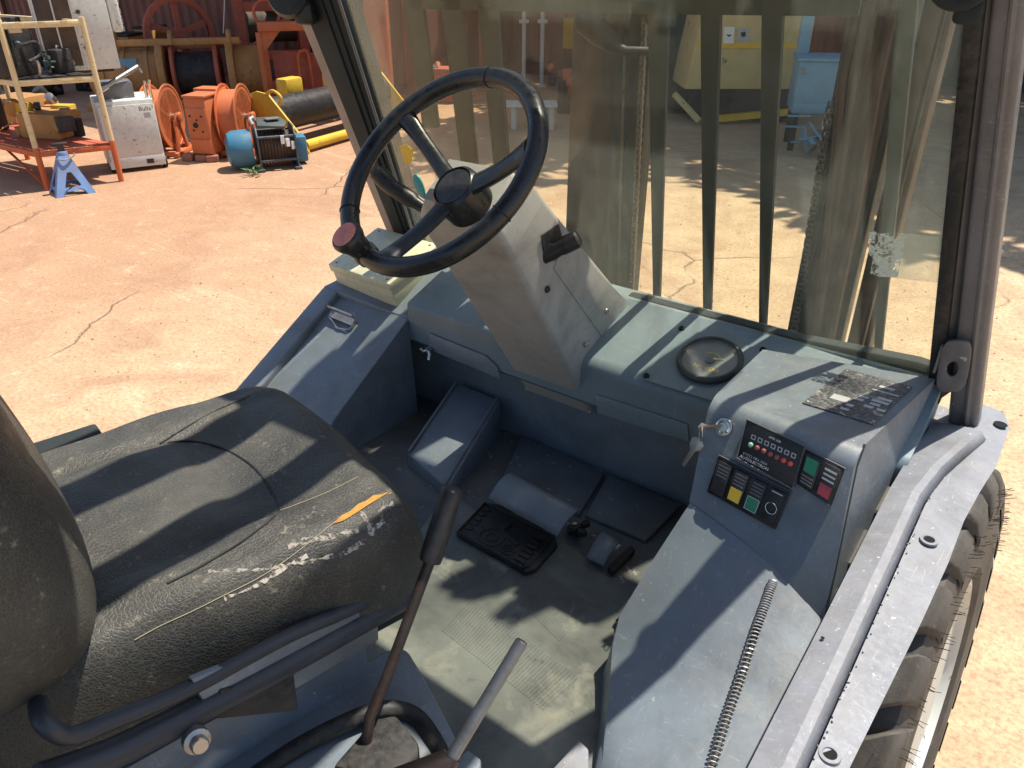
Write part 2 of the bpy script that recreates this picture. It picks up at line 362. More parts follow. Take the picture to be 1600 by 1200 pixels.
def mat_mat():
    m, n, l, b = nodes('worn green rubber flooring'); co = tc(n)
    a = noise(n, l, co, 4.5, 6, .62, .3); f = noise(n, l, co, 30, 6, .7); g = noise(n, l, co, 9, 5, .65, .5)
    col = mixc(n, l, ramp(n, l, a, [(.32, 0), (.68, 1)]), (.062, .069, .066), (.185, .20, .18))
    col = mixc(n, l, ramp(n, l, g, [(.56, 0), (.70, .7)]), col, (.27, .265, .21))
    col = mixc(n, l, ramp(n, l, f, [(.60, 0), (.72, .6)]), col, (.035, .04, .038))
    l.new(col, b.inputs['Base Color']); b.inputs['Roughness'].default_value = .7
    l.new(bump(n, l, f, .3, .004), b.inputs['Normal']); return m
M['flooring'] = mat_mat()
def tyre_mat():
    m, n, l, b = nodes('dusty tyre rubber'); co = tc(n)
    a = noise(n, l, co, 5, 6, .65); f = noise(n, l, co, 60, 5, .7)
    col = mixc(n, l, ramp(n, l, a, [(.35, 0), (.65, 1)]), (.045, .041, .036), (.10, .088, .074))
    col = mixc(n, l, ramp(n, l, f, [(.58, 0), (.75, .6)]), col, (.20, .16, .115))
    l.new(col, b.inputs['Base Color']); b.inputs['Roughness'].default_value = .75
    l.new(bump(n, l, f, .3, .004), b.inputs['Normal']); return m
M['tyre'] = tyre_mat()
def decal_mat():
    m, n, l, b = nodes('peeling mint decal'); out = n['Material Output']; co = tc(n)
    f = noise(n, l, co, 55, 8, .75, .8); g = noise(n, l, co, 9, 3)
    l.new(mixc(n, l, g, (.55, .64, .56), (.72, .78, .70)), b.inputs['Base Color']); b.inputs['Roughness'].default_value = .7
    tr = n.new('ShaderNodeBsdfTransparent'); mx = n.new('ShaderNodeMixShader')
    l.new(ramp(n, l, f, [(.44, 0), (.52, .95)]), mx.inputs[0]); l.new(tr.outputs[0], mx.inputs[1]); l.new(b.outputs[0], mx.inputs[2]); l.new(mx.outputs[0], out.inputs[0])
    return m
M['decal'] = decal_mat()
def film_mat(name, c, a, sc=14):
    m, n, l, b = nodes(name); out = n['Material Output']; co = tc(n)
    b.inputs['Base Color'].default_value = (*c, 1); b.inputs['Roughness'].default_value = .5
    f = noise(n, l, co, sc, 5, .6)
    tr = n.new('ShaderNodeBsdfTransparent'); mx = n.new('ShaderNodeMixShader')
    l.new(ramp(n, l, f, [(.35, a * .5), (.7, a * 1.3)] if sc < 50 else [(.42, 0), (.54, a)]), mx.inputs[0]); l.new(tr.outputs[0], mx.inputs[1]); l.new(b.outputs[0], mx.inputs[2]); l.new(mx.outputs[0], out.inputs[0])
    return m
M['film'] = film_mat('glue film', (.62, .66, .52), .3)
def plate_mat():
    m, n, l, b = nodes('worn data plate'); co = tc(n)
    f = noise(n, l, co, 170, 6, .75, .5); g = noise(n, l, co, 30, 6, .7, .3)
    col = mixc(n, l, ramp(n, l, f, [(.48, 0), (.64, .6)]), (.045, .045, .05), (.36, .36, .36))
    col = mixc(n, l, ramp(n, l, g, [(.55, 0), (.66, .8)]), col, (.45, .43, .38))
    l.new(col, b.inputs['Base Color']); b.inputs['Roughness'].default_value = .45; return m
M['plate'] = plate_mat()
def dial_glass():
    m, n, l, b = nodes('dusty gauge glass'); n.remove(b); out = n['Material Output']; co = tc(n)
    tr = n.new('ShaderNodeBsdfTransparent'); gl = n.new('ShaderNodeBsdfGlossy'); gl.inputs['Roughness'].default_value = .08
    df = n.new('ShaderNodeBsdfDiffuse'); df.inputs[0].default_value = (.45, .43, .34, 1)
    mx = n.new('ShaderNodeMixShader'); l.new(ramp(n, l, noise(n, l, co, 30, 5), [(.3, .04), (.7, .18)]), mx.inputs[0]); l.new(tr.outputs[0], mx.inputs[1]); l.new(df.outputs[0], mx.inputs[2])
    mf = n.new('ShaderNodeMixShader'); mf.inputs[0].default_value = .03; l.new(mx.outputs[0], mf.inputs[1]); l.new(gl.outputs[0], mf.inputs[2]); l.new(mf.outputs[0], out.inputs[0]); return m
M['dialglass'] = dial_glass()
def leaf_mat():
    m, n, l, b = nodes('tree leaves'); co = tc(n)
    l.new(mixc(n, l, noise(n, l, co, 1.2, 3), (.04, .075, .02), (.09, .14, .04)), b.inputs['Base Color']); b.inputs['Roughness'].default_value = .6; return m
M['leaf'] = leaf_mat()

# ================================================================== GROUND
def struct(o): o['kind'] = 'structure'; return o
g = MB().add([(-90, -40, 0), (70, -40, 0), (70, 120, 0), (-90, 120, 0)], [(0, 1, 2, 3)]).build('ground', M['ground'], smooth=False); struct(g)

# ================================================================== FORKLIFT
fk = thing('forklift', 'blue grey forklift with open cab, black vinyl seat and steering wheel, filling the foreground', 'forklift', (-.86, 1.0, 0))
FZ = .75
def P(mb, name, mat, par=fk, **k): return mb.build(name, M[mat], par, **k)
def slab(px, plane, th, name, mat, par=fk, bevel=0, **k):   # plate whose outline is measured on a plane (point, normal); thickness goes below the plane
    p0, nn = plane; nn = Vector(nn).normalized()
    pts = [AP(x, y, p0, nn) for x, y in px]
    return MB().prism(pts, -nn * th).build(name, M[mat], par, bevel=bevel, **k)

# ---- floor and bulkhead
P(MB().prism([(-1.60, -.25, FZ), (-.30, -.25, FZ), (-.34, .85, FZ), (-.52, 1.1, FZ), (-.56, 1.50, FZ), (-1.60, 1.50, FZ)], (0, 0, -.03)), 'floor_plate', 'floorsteel')
fl = P(MB().prism([AZ(*p, FZ + .006) for p in [(560, 1230), (540, 1000), (700, 765), (745, 800), (860, 835), (900, 860), (1000, 945), (962, 968), (945, 1080), (925, 1230)]], (0, 0, -.006)), 'rubber_flooring', 'flooring')
# ribbed wear pads pressed into the flooring
def ribs(px4, n, name):
    a, b, c, d = [AZ(*p, FZ + .006) for p in px4]; mb = MB()
    for i in range(n):
        t0 = (i + .15) / n; t1 = (i + .7) / n
        q = [a.lerp(d, t0), b.lerp(c, t0), b.lerp(c, t1), a.lerp(d, t1)]
        mb.prism(q, (0, 0, .0009))
    o = mb.build(name, M['flooring'], fl, smooth=False); o['kind'] = 'stuff'
ribs([(775, 905), (815, 872), (925, 945), (875, 1003)], 34, 'rib_field')
ribs([(690, 985), (735, 935), (905, 1060), (850, 1110)], 40, 'rib_field')
MATP = Matrix.Identity(3)
P(MB().box((-.98, 1.497, .86), (1.2, .024, .25)), 'bulkhead', 'cab')
# kick plates at the foot of the bulkhead
for pts in ([(815, 680), (945, 738), (905, 800), (785, 742)], [(950, 742), (1065, 787), (1010, 840), (915, 800)]):
    q = [AZ(*p, FZ + .02) for p in pts]
    P(MB().prism([q[0] + V(0, 0, .0), q[1] + V(0, 0, .0), q[2] - V(0, 0, .008), q[3] - V(0, 0, .008)], (0, 0, -.012)), 'toe_plate', 'floorsteel', bevel=.003)

# ---- dash: sheet profile swept across
DP0 = V(0, 1.40, 1.11); DN = V(0, -.322, .947)          # top plane of the dash
def dash_section(x0, x1, name, lip):
    prof = [(1.66, 1.198)]
    r = .035 if lip else .012
    cx = 1.395 + r; cz = 1.11 + .34 * (cx - .322 * r - 1.4) - .947 * r
    for k in range(7):
        a = R(108.8 + 71.2 * k / 6); prof.append((cx + r * math.cos(a) , cz + r * math.sin(a)))
    prof += [(1.395, 1.0), (1.41, .985), (1.484, .98), (1.484, 1.03), (1.66, 1.05)]
    return P(MB().prism([(x0, y, z) for y, z in prof], (x1 - x0, 0, 0)), name, 'cabbrush', sharp=25)
dl = dash_section(-1.415, -.99, 'dashboard', False)
dr = dash_section(-.99, -.12, 'dashboard', True)
# lower front lid with wing nut, left of the column
MB().prism([AY(*p, 1.394) for p in [(672, 520), (760, 555), (778, 572), (785, 592), (672, 545)]], (0, -.006, 0)).build('access_lid', M['cab'], dl, bevel=.002)
wn = MB(); c = AY(672, 545, 1.385); wn.cyl(c + V(0, .02, 0), c + V(0, -.012, 0), .009, 12)
wn.tube([c + V(0, -.006, 0), c + V(-.012, -.014, -.006), c + V(-.020, -.02, .004)], [.005, .005, .004], 8); wn.tube([c + V(0, -.006, 0), c + V(.010, -.014, -.010), c + V(.013, -.022, -.022)], [.005, .005, .004], 8)
wn.build('wing_nut', M['chrome'], dl)
MB().prism([AY(*p, 1.394) for p in [(930, 615), (1075, 662), (1078, 690), (935, 645)]], (0, -.004, 0)).build('access_lid', M['cabbrush'], dr, bevel=.002)

# gauge plate + gauge
gp = slab([(1003, 592), (1066, 512), (1196, 547), (1120, 628)], (DP0 + DN * .003, DN), .003, 'gauge_plate', 'cabbrush', bevel=.001)
def dome(px, plane, r, name, mat, par, h=.4):
    c = AP(*px, *plane); n_ = Vector(plane[1]).normalized()
    o = MB().lathe([(r, 0), (r * .96, r * h * .5), (r * .7, r * h), (.36 * r, r * h * 1.1), (.34 * r, r * .5 * h), (0, r * .5 * h)], c, n_, 14); o.build(name, M[mat], par)
for px in [(1065, 514), (1010, 588), (1192, 547)]: dome(px, (DP0 + DN * .003, DN), .0075, 'screw', 'cabdark', gp, .8)
gc = AP(1109, 566, DP0 + DN * .003, DN); GX = V(1, 0, 0); GY = V(0, .947, .322)
gr = .070
ga = MB().lathe([(gr, 0), (gr + .004, .006), (gr + .004, .012), (gr - .001, .017), (gr - .006, .017), (gr - .009, .008)], gc, DN, 40, capped=False).build('gauge', M['gaugerim'], fk)
MB().lathe([(gr - .007, .004), (gr - .007, .006), (0, .006)], gc, DN, 40).build('dial', M['dialface'], ga)
MB().lathe([(gr - .006, .014), (0, .0145)], gc, DN, 40, capped=False).build('lens', M['dialglass'], ga)
MB().lathe([(.011, .006), (.011, .009), (0, .0095)], gc, DN, 20).build('needle_hub', M['postgrey'], ga)
MB().prism([gc + DN * .0085 + GX * .006 + GY * .002, gc + DN * .0085 + GX * .030 + GY * .013, gc + DN * .0085 + GX * .003 + GY * .008], DN * .0006).build('needle', M['goldprint'], ga)
arc = [gc + DN * .0066 + (GX * math.cos(R(a)) + GY * math.sin(R(a))) * .024 for a in range(20, 150, 10)]
MB().tube(arc, .0009, 5).build('scale_arc', M['goldprint'], ga)
text('MANIDO', .0150, gc + DN * .0064 - GY * .026 + GX * .003, GX, GY, 'dial_lettering', M['goldprint'], ga)

# ---- steering column cover
cs = [(797, 400), (852, 310), (985, 476), (945, 532), (906, 586), (922, 646)]
SX = -.845
sidep = [AX(*p, SX) for p in cs]
A, B, Cc, D, E_, G_ = sidep
fn = V(0, -(A.z - G_.z), -(G_.y - A.y)); fn = V(0, -(A.z - G_.z), 0) ; 
dirf = (G_ - A).normalized(); fnorm = V(0, -dirf.z * -1, 0)
fnorm = Vector((1, 0, 0)).cross(dirf)                    # in the YZ plane, perpendicular to the driver's face
LT = AP(690, 408, A, fnorm); LB = AP(815, 612, A, fnorm); LM = AP(832, 640, A, fnorm)
XL = LT.x; XLB = LB.x
colm = MB()
def colsec(t):    # section between top (0) and bottom (1)
    f = A.lerp(G_, t); bk = B.lerp(Cc, t)
    xl = XL + (XLB + .02 - XL) * t; rr = .03
    return [V(xl, f.y, f.z), V(xl, bk.y, bk.z), V(SX, bk.y, bk.z), V(SX, f.y, f.z)]
colm.grid([colsec(t) for t in (0, .25, .5, .75, 1)], close_u=True)
s0 = colsec(0); s1 = colsec(1); colm.add(s1, [(0, 1, 2, 3)])
upv = (A - G_).normalized()
ctr = sum(s0, V(0, 0, 0)) / 4
t1 = [p.lerp(ctr, .05) + upv * .05 for p in s0]; t2 = [p.lerp(ctr, .28) + upv * .088 for p in s0]
colm.grid([s0, t1, t2], close_u=True); colm.add(t2, [(0, 1, 2, 3)])
bmv = bmesh.new()
cc = P(colm, 'column_cover', 'column', bevel=.014, seg=3, ang=20)
# seam, back half plate, screws
cb = MB().prism([AX(*p, SX + .0025) for p in [(866, 420), (884, 372), (985, 476), (945, 532)]], (-.003, 0, 0)).build('rear_cover', M['column'], cc, bevel=.001)
for px in [(947, 486), (915, 538)]: dome(px, (V(SX + .003, 0, 0), V(1, 0, 0)), .007, 'screw', 'steel', cc, .8)
dome((855, 452), (V(SX + .002, 0, 0), V(1, 0, 0)), .008, 'screw', 'black', cc, .6)
# right stalk
c0 = AX(848, 400, SX - .01); c1 = AX(905, 372, SX + .055)
P(MB().tube([c0, c0.lerp(c1, .25), c0.lerp(c1, .45), c0.lerp(c1, .55), c1.lerp(c0, .04), c1], [.017, .019, .0165, .0185, .0185, .014], 18), 'column_lever', 'black')
MB().prism([AX(*p, SX + .002) for p in [(845, 368), (872, 350), (884, 395), (852, 412)]], (.002, 0, 0)).build('lever_slot', M['rubber'], cc)

# ---- steering wheel
WC = V(-.934, 1.022, 1.618); t_, ro_ = .761, -.091
WN = V(math.sin(ro_), -math.sin(t_) * math.cos(ro_), math.cos(t_) * math.cos(ro_))
WU = (V(1, 0, 0) - WN * WN.x).normalized(); WV = WN.cross(WU)
def onw(px): return AP(*px, WC, WN)
sw = thing('tmp', '', '', WC); ROOTLOC.pop('tmp'); bpy.data.objects.remove(sw)
rim = P(MB().tube([WC + (WU * math.cos(a) + WV * math.sin(a)) * .2 for a in [2 * math.pi * k / 72 for k in range(72)]], .0180, 16, closed=True), 'steering_wheel', 'wheelblk')
hubc = AP(712, 296, WC - WN * .045, WN)
hub = MB().lathe([(.048, -.05), (.050, -.02), (.046, .006), (.040, .012), (.0385, .007), (0, .009)], hubc, WN, 32).build('hub', M['wheelblk'], rim)
MB().lathe([(.037, .0085), (.036, .0105), (0, .012)], hubc, WN, 32).build('horn_button', M['black'], rim)
def spoke(px, w0, w1, name='spoke'):
    e = onw(px); a = hubc - WN * .006; dr_ = (e - a); s_ = dr_.cross(WN).normalized()
    rows = []
    for k in range(9):
        t = k / 8; c = a.lerp(e, t) + WN * (-.018 * math.sin(math.pi * t)) * .5; w = w0 + (w1 - w0) * t + .006 * (2 * abs(t - .5)) ** 3
        rows.append([c + s_ * w * math.cos(b) + WN * .011 * math.sin(b) for b in [2 * math.pi * q / 12 for q in range(12)]])
    MB().grid(rows, close_u=True).build(name, M['wheelblk'], rim)
spoke((632, 180), .016, .015); spoke((824, 235), .022, .020); spoke((600, 405), .021, .018)
# grip joints
for px in [(768, 118), (790, 338), (546, 330)]:
    e = onw(px); rd = (e - WC).normalized(); tn = rd.cross(WN)
    MB().tube([WC + rd * .2 + (rd * math.cos(a) + WN * math.sin(a)) * .0185 for a in [2 * math.pi * k / 20 for k in range(20)]], .0012, 6, closed=True).build('grip_joint', M['rubber'], rim)
# spinner knob
kc = onw((571, 396)); kd = (WN + (kc - WC).normalized() * .15 ).normalized(); ktop = AP(540, 368, WC + WN * .055, WN)
kd = (ktop - kc).normalized(); kl = (ktop - kc).length
kn = MB().lathe([(.022, -.012), (.023, .004), (.020, .012), (.023, kl * .55), (.029, kl * .78), (.0305, kl * .92), (.0295, kl), (.027, kl + .003), (0, kl + .003)], kc, kd, 28).build('spinner_knob', M['wheelblk'], rim)
MB().lathe([(.0245, kl + .002), (.0235, kl + .005), (.016, kl + .0065), (0, kl + .007)], kc, kd, 28).build('knob_cap', M['red'], rim)
# left stalk with teal flag
a0 = AY(670, 330, 1.23); a1 = AY(612, 292, 1.22); a2 = AY(588, 268, 1.21)
P(MB().tube([a0, a0.lerp(a1, .35), a0.lerp(a1, .45), a1, a1.lerp(a2, .3), a2], [.012, .014, .019, .019, .021, .020], 16), 'column_lever', 'black')
dc = AY(654, 291, 1.20)
P(MB().prism([dc + V(.014 * math.cos(a), 0, 0) + V(-.35, 0, 1).normalized() * .026 * math.sin(a) for a in [2 * math.pi * k / 24 for k in range(24)]], (0, .004, 0)), 'teal_tab', 'teal', bevel=.001)

# ---- left fender with hatch
HP = V(-1.415, 1.395, 1.058); HD = V(0, .85, .527).normalized(); HN = V(0, -HD.z, HD.y)
def hp(x, y, off=0): return AP(x, y, HP + HN * off, HN)
hatch = MB().prism([hp(638, 499), hp(524, 655), hp(500, 700), hp(370, 690), hp(400, 610), hp(528, 455)], -HN * .004)
hatch = P(hatch, 'left_fender_hatch', 'cab')
# raised outer lip of the fender following the slope, then over the top
o1 = hp(368, 607, .02); o2 = hp(505, 447, .02); i1 = hp(400, 612, .02); i2 = hp(528, 455, .02)
dl_ = (o2 - o1)
P(MB().prism([hp(300, 690, .02), o1, o2, i2, i1, hp(330, 695, .02)], -HN * .05), 'left_fender_rail', 'cab', bevel=.008, seg=3)
tz = i2.z + .012
o3 = AP(533, 434, V(0, i2.y, tz), V(0, -.2, 1)); 
P(MB().prism([o2 + V(0, 0, .0), o3, o3 + V(0, .5, .05), o3 + V(.5, .5, .05), V(-1.405, 1.67, 1.2), V(-1.405, 1.40, 1.064), hp(620, 490, .004), i2], V(0, 0, -.02)), 'left_fender_top', 'cab', bevel=.004)
P(MB().prism([hp(638, 499), hp(524, 655), hp(470, 730), V(-1.415, .75, .70), V(-1.415, 1.41, .70)], (-.004, 0, 0)), 'left_side_panel', 'cab')
# latch
lt = MB(); q = hp(520, 488, .003); q2 = hp(558, 503, .003); q3 = hp(552, 512, .003); q4 = hp(516, 497, .003)
lt.prism([q, q2, q3, q4], HN * .01)
lt.tube([q + HN * .010, q + HN * .03 , q2 + HN * .03, q2 + HN * .010], .0028, 8)
lt.tube([q4 + HN * .006, hp(528, 513, .006), hp(545, 515, .006), q3 + HN * .006], .0025, 8)
lt.build('latch', M['steel'], hatch)
# left toe box
tx = AY(782, 626, 1.46); tlx = AY(712, 597, 1.46); lo = AZ(700, 762, .785); lol = AZ(636, 708, .79)
def dn(p): return V(p.x, p.y, FZ - .02)
P(MB().hexa([dn(lol), dn(lo), dn(tx), dn(tlx), lol, lo, tx, tlx]), 'toe_box', 'cab', bevel=.004)
P(MB().tube([lo + V(-.012, 0, .004), tx + V(-.012, 0, .004)], .004, 6), 'toe_box_trim', 'cab'); P(MB().tube([lol + V(.004, 0, .004), tlx + V(.004, 0, .004)], .004, 6), 'toe_box_trim', 'cab')

# ---- pedals
def bentplate(px, z0, z1, th, name, mat, par=fk, mid=None):
    a, b, c, d = px; pts = [AZ(*a, z0), AZ(*b, z1), AZ(*c, z1), AZ(*d, z0)]
    rows = []
    for k in range(7):
        t = k / 6; l_ = pts[0].lerp(pts[1], t); r_ = pts[3].lerp(pts[2], t); u = V(0, 0, .012 * math.sin(math.pi * t)); rows.append([l_ + u, r_ + u])
    mb = MB().grid(rows); return mb
pd = bentplate([(763, 778), (797, 738), (905, 796), (870, 838)], .825, .865, .006, 'p', 'cab')
pd = pd.build('brake_pedal', M['cab'], fk, solid=.006)
MB().tube([AZ(850, 780, .82), AZ(850, 780, .80) + V(.0, .03, -.03)], .012, 10).build('pedal_arm', M['cabdark'], pd)
pa = bentplate([(916, 871), (943, 830), (969, 846), (943, 885)], .775, .80, .004, 'p', 'cab').build('accelerator_pedal', M['cab'], fk, solid=.004)
MB().prism([AZ(*p, .77) for p in [(950, 885), (985, 852), (992, 858), (958, 892)]], (0, 0, -.016)).build('pedal_hinge', M['rubber'], pa)
# bracket lump next to the pedal
bl = MB(); cb_ = AZ(905, 830, .765)
for k in range(7): bl.box(cb_ + V(random.uniform(-.02, .02), random.uniform(-.02, .02), random.uniform(0, .02)), (.02, .015, .015), random.random() * 3)
P(bl, 'pedal_pivot', 'machinery', bevel=.003)
cable = [AZ(945, 785, .762), AZ(930, 800, .762), AZ(905, 822, .762), AZ(900, 835, .76)]

# ---- console box at the right

CFN = V(0, -.914, .407).normalized(); CF0 = V(0, 1.2, 1.215)
def cface(x, y, off=0): return AP(x, y, CF0 + CFN * off, CFN)
TL = cface(1112, 622); TR = cface(1342, 708); BL = cface(1077, 784); BR = cface(1289, 969)
CTN = (TR - TL).cross(V(0, .42, -.02)).normalized()
def ctop(x, y, off=0): return AP(x, y, TL + CTN * off, CTN)
BKL = ctop(1192, 546); BKR = ctop(1462, 592)
rows = []
def lr(a, b): return [a, b]
r_ = .028
down = -(V(0, 0, 1) - CFN * CFN.z).normalized()
rows.append([BL, BR]); 
fl_ = TL + down * r_; fr_ = TR + down * r_
for k in range(7):
    a = R(90 * k / 6)
    off = down * (r_ * (1 - math.sin(a))) + V(0, 1, -.048) * (r_ * (1 - math.cos(a)))
    rows.append([TL + off, TR + off + (BKR - TR) * (r_ * (1 - math.cos(a)) / (BKR - TR).length) * .2])
rows.append([BKL, BKR]); rows.append([BKL - V(0, 0, .02), BKR - V(0, 0, .34)])
cn = MB(); cn.grid(rows)
L_ = [r[0] for r in rows]; R_ = [r[1] for r in rows]
cn.add(L_, [tuple(range(len(L_)))]); cn.add(R_, [tuple(range(len(R_)))[::-1]])
con = P(cn, 'instrument_console', 'cab', sharp=30)
# thin edge strip down the right of the face
MB().tube([TR + V(.001, .03, .002), TR + V(.002, .0, -.026), BR + V(0, -.001, 0)], .0022, 6).build('edge_bead', M['cabdark'], con)
# data plate
npl = MB().prism([ctop(*p, .003) for p in [(1254, 629), (1322, 576), (1426, 604), (1366, 663)]], -CTN * .0025).build('data_plate', M['plate'], con)
n4 = [ctop(*p, .0035) for p in [(1254, 629), (1322, 576), (1426, 604), (1366, 663)]]
def onplate(u, v): return n4[0].lerp(n4[3], u).lerp(n4[1].lerp(n4[2], u), v)
for (u, v, w, h) in [(.22, .25, .24, .12), (.62, .78, .22, .05), (.58, .68, .38, .03), (.74, .52, .20, .05), (.70, .44, .24, .05), (.72, .36, .14, .05), (.52, .45, .13, .05), (.50, .37, .12, .05), (.68, .28, .13, .05), (.48, .2, .1, .05), (.46, .1, .12, .04), (.86, .28, .12, .05)]:
    MB().prism([onplate(u, v), onplate(u + w, v), onplate(u + w, v + h), onplate(u, v + h)], CTN * .0004).build('plate_field', M['greyprint'], npl, smooth=False)
for u, v in ((.04, .05), (.96, .05), (.96, .95), (.04, .95)):
    MB().lathe([(.0035, 0), (.003, .0015), (0, .002)], onplate(u, v), V(0, 0, 1), 10).build('rivet', M['steel'], npl)
# face furniture
def fslab(px, off, th, name, mat, par, bevel=.0012):
    return MB().prism([cface(x, y, off) for x, y in px], -CFN * th).build(name, M[mat], par, bevel=bevel)
hm = fslab([(1167, 655), (1258, 697), (1238, 764), (1151, 715)], .014, .014, 'hour_meter', 'black', con, .003)
U = (cface(1258, 697) - cface(1167, 655)).normalized(); Vv = (cface(1167, 655) - cface(1151, 715)).normalized()
h4 = [cface(x, y, .0143) for x, y in [(1151, 715), (1238, 764), (1258, 697), (1167, 655)]]
def onh(u, v): return h4[0].lerp(h4[1], u).lerp(h4[3].lerp(h4[2], u), v)
text('AMR 200', .0058, onh(.52, .84), U, Vv, 'panel_lettering', M['white'], hm)
text('DTI/12 MEA 200A', .0062, onh(.30, .20), U, Vv, 'panel_lettering', M['greyprint'], hm)
text('AUTOLECTRON', .0076, onh(.30, .10), U, Vv, 'panel_lettering', M['white'], hm)
for i in range(7):
    u = .17 + i * .115; c = onh(u, .46 + .005 * i)
    MB().lathe([(.0048, 0), (.0045, .002), (.003, .0038), (0, .0044)], c, CFN, 14).build('indicator_lamp', M['lampgreen' if i == 0 else 'lampred' if i > 4 else 'lampdim'], hm)
    c2 = onh(u + .012, .66 + .005 * i)
    s = .0042
    MB().ring([c2 - U * s - Vv * s, c2 + U * s - Vv * s, c2 + U * s + Vv * s, c2 - U * s + Vv * s], [c2 + (-U - Vv) * s * .6, c2 + (U - Vv) * s * .6, c2 + (U + Vv) * s * .6, c2 + (-U + Vv) * s * .6], CFN * .0004).build('lamp_symbol', M['greyprint'], hm)
MB().tube(h4, .0016, 6, closed=True).build('bezel', M['postgrey'], hm)
# rocker row
fr4 = [(1123, 711), (1236, 768), (1211, 828), (1105, 769)]
sb = fslab(fr4, .008, .008, 'switch_bank', 'black', con, .002)
s4 = [cface(x, y, .0085) for x, y in (fr4[3], fr4[2], fr4[1], fr4[0])]
def onq(q, u, v): return q[0].lerp(q[1], u).lerp(q[3].lerp(q[2], u), v)
MB().tube(s4, .0012, 6, closed=True).build('bezel', M['postgrey'], sb)
for i in range(4):
    u0 = .03 + i * .245; u1 = u0 + .20
    rk = MB().prism([onq(s4, u0, .1), onq(s4, u1, .1), onq(s4, u1, .9), onq(s4, u0, .9)], CFN * .007).build('rocker_switch', M['black'], sb, bevel=.0015)
    if i < 3:
        lm = 'rubber' if i == 0 else 'sw_yellow' if i == 1 else 'sw_green'
        MB().prism([onq(s4, u0 + .02, .14) + CFN * .0066, onq(s4, u1 - .02, .14) + CFN * .0066, onq(s4, u1 - .02, .46) + CFN * .0066, onq(s4, u0 + .02, .46) + CFN * .0066], CFN * .0012).build('lens', M[lm], rk)
        for k in range(4):
            v = .54 + k * .085
            MB().prism([onq(s4, u0 + .025, v) + CFN * .0066, onq(s4, u1 - .025, v) + CFN * .0066, onq(s4, u1 - .025, v + .03) + CFN * .0066, onq(s4, u0 + .025, v + .03) + CFN * .0066], CFN * .001).build('grip_ridge', M['postgrey'], rk)
        if i == 2:
            c_ = [onq(s4, a_, b_) + CFN * .0080 for a_, b_ in ((u0 + .02, .14), (u1 - .02, .14), (u1 - .02, .46), (u0 + .02, .46))]
            MB().tube(c_, .0006, 5, closed=True).build('lens_rim', M['white'], rk)
    else:
        cc_ = onq(s4, (u0 + u1) / 2, .45) + CFN * .0066
        MB().lathe([(.0105, 0), (.0105, .003), (.0085, .003), (.0085, -.001), (0, -.001)], cc_, CFN, 24).build('socket', M['rubber'], rk)
        MB().tube([cc_ + CFN * .003 + (U * math.cos(a) + Vv * math.sin(a)) * .0098 for a in [2 * math.pi * k / 24 for k in range(24)]], .0009, 6, closed=True).build('socket_rim', M['chrome'], rk)
        MB().prism([onq(s4, u0 + .03, .82) + CFN * .0066, onq(s4, u1 - .03, .82) + CFN * .0066, onq(s4, u1 - .03, .85) + CFN * .0066, onq(s4, u0 + .03, .85) + CFN * .0066], CFN * .0008).build('grip_ridge', M['greyprint'], rk)
fr2 = [(1259, 701), (1321, 732), (1299, 792), (1244, 755)]
sb2 = fslab(fr2, .005, .005, 'switch_bank', 'black', con, .002)
q4 = [cface(x, y, .0052) for x, y in (fr2[3], fr2[2], fr2[1], fr2[0])]
MB().tube(q4, .0012, 6, closed=True).build('bezel', M['postgrey'], sb2)
for i, (lm, v0, v1) in enumerate([('sw_green', .45, .85), ('sw_red', .12, .42)]):
    u0 = .05 + i * .48; u1 = u0 + .40
    rk = MB().prism([onq(q4, u0, .1), onq(q4, u1, .1), onq(q4, u1, .92), onq(q4, u0, .92)], CFN * .007).build('rocker_switch', M['black'], sb2, bevel=.0015)
    MB().prism([onq(q4, u0 + .05, v0) + CFN * .0066, onq(q4, u1 - .05, v0) + CFN * .0066, onq(q4, u1 - .05, v1) + CFN * .0066, onq(q4, u0 + .05, v1) + CFN * .0066], CFN * .0012).build('lens', M[lm], rk)
    for k in range(3):
        v = (.14 + k * .09) if i == 0 else (.52 + k * .12)
        MB().prism([onq(q4, u0 + .05, v) + CFN * .0066, onq(q4, u1 - .05, v) + CFN * .0066, onq(q4, u1 - .05, v + .045) + CFN * .0066, onq(q4, u0 + .05, v + .045) + CFN * .0066], CFN * .0018).build('grip_ridge', M['postgrey' if i == 0 else 'greyprint'], rk)
# ignition lock and keys
kl0 = cface(1132, 667)
MB().lathe([(.017, 0), (.0175, .004), (.016, .007), (.0135, .007), (.0135, .011), (.010, .013), (.0085, .011), (0, .011)], kl0, CFN, 28).build('ignition_lock', M['chrome'], con)
ky = thing('keys', 'small steel key with ring and second key hanging from the console ignition lock', 'keys', kl0 + CFN * .012)
k0 = kl0 + CFN * .010
kdir = (cface(1092, 668, .05) - k0).normalized()
kh = k0 + kdir * .035
sd_ = kdir.cross(V(0, 0, 1)).normalized(); ku = sd_.cross(kdir)
MB().prism([k0 + ku * .004, kh + ku * .005, kh + kdir * .012 + ku * .009, kh + kdir * .017, kh + kdir * .012 - ku * .009, kh - ku * .005, k0 - ku * .004], sd_ * .0022).build('key_blade', M['steel'], ky, bevel=.0004)
rc = kh + kdir * .010 - V(0, 0, .012)
MB().tube([rc + (V(0, 0, 1) * math.cos(a) + V(.55, -.83, 0) * math.sin(a)) * .014 for a in [2 * math.pi * k / 28 for k in range(28)]], .0011, 6, closed=True).build('key_ring', M['steel'], ky)
kk = rc - V(0, 0, .013)
tip = AP(1066, 727, kk, V(0, -1, 0.3)); d2 = (tip - kk).normalized(); sx_ = d2.cross(V(0, -1, .3)).normalized(); ny = d2.cross(sx_)
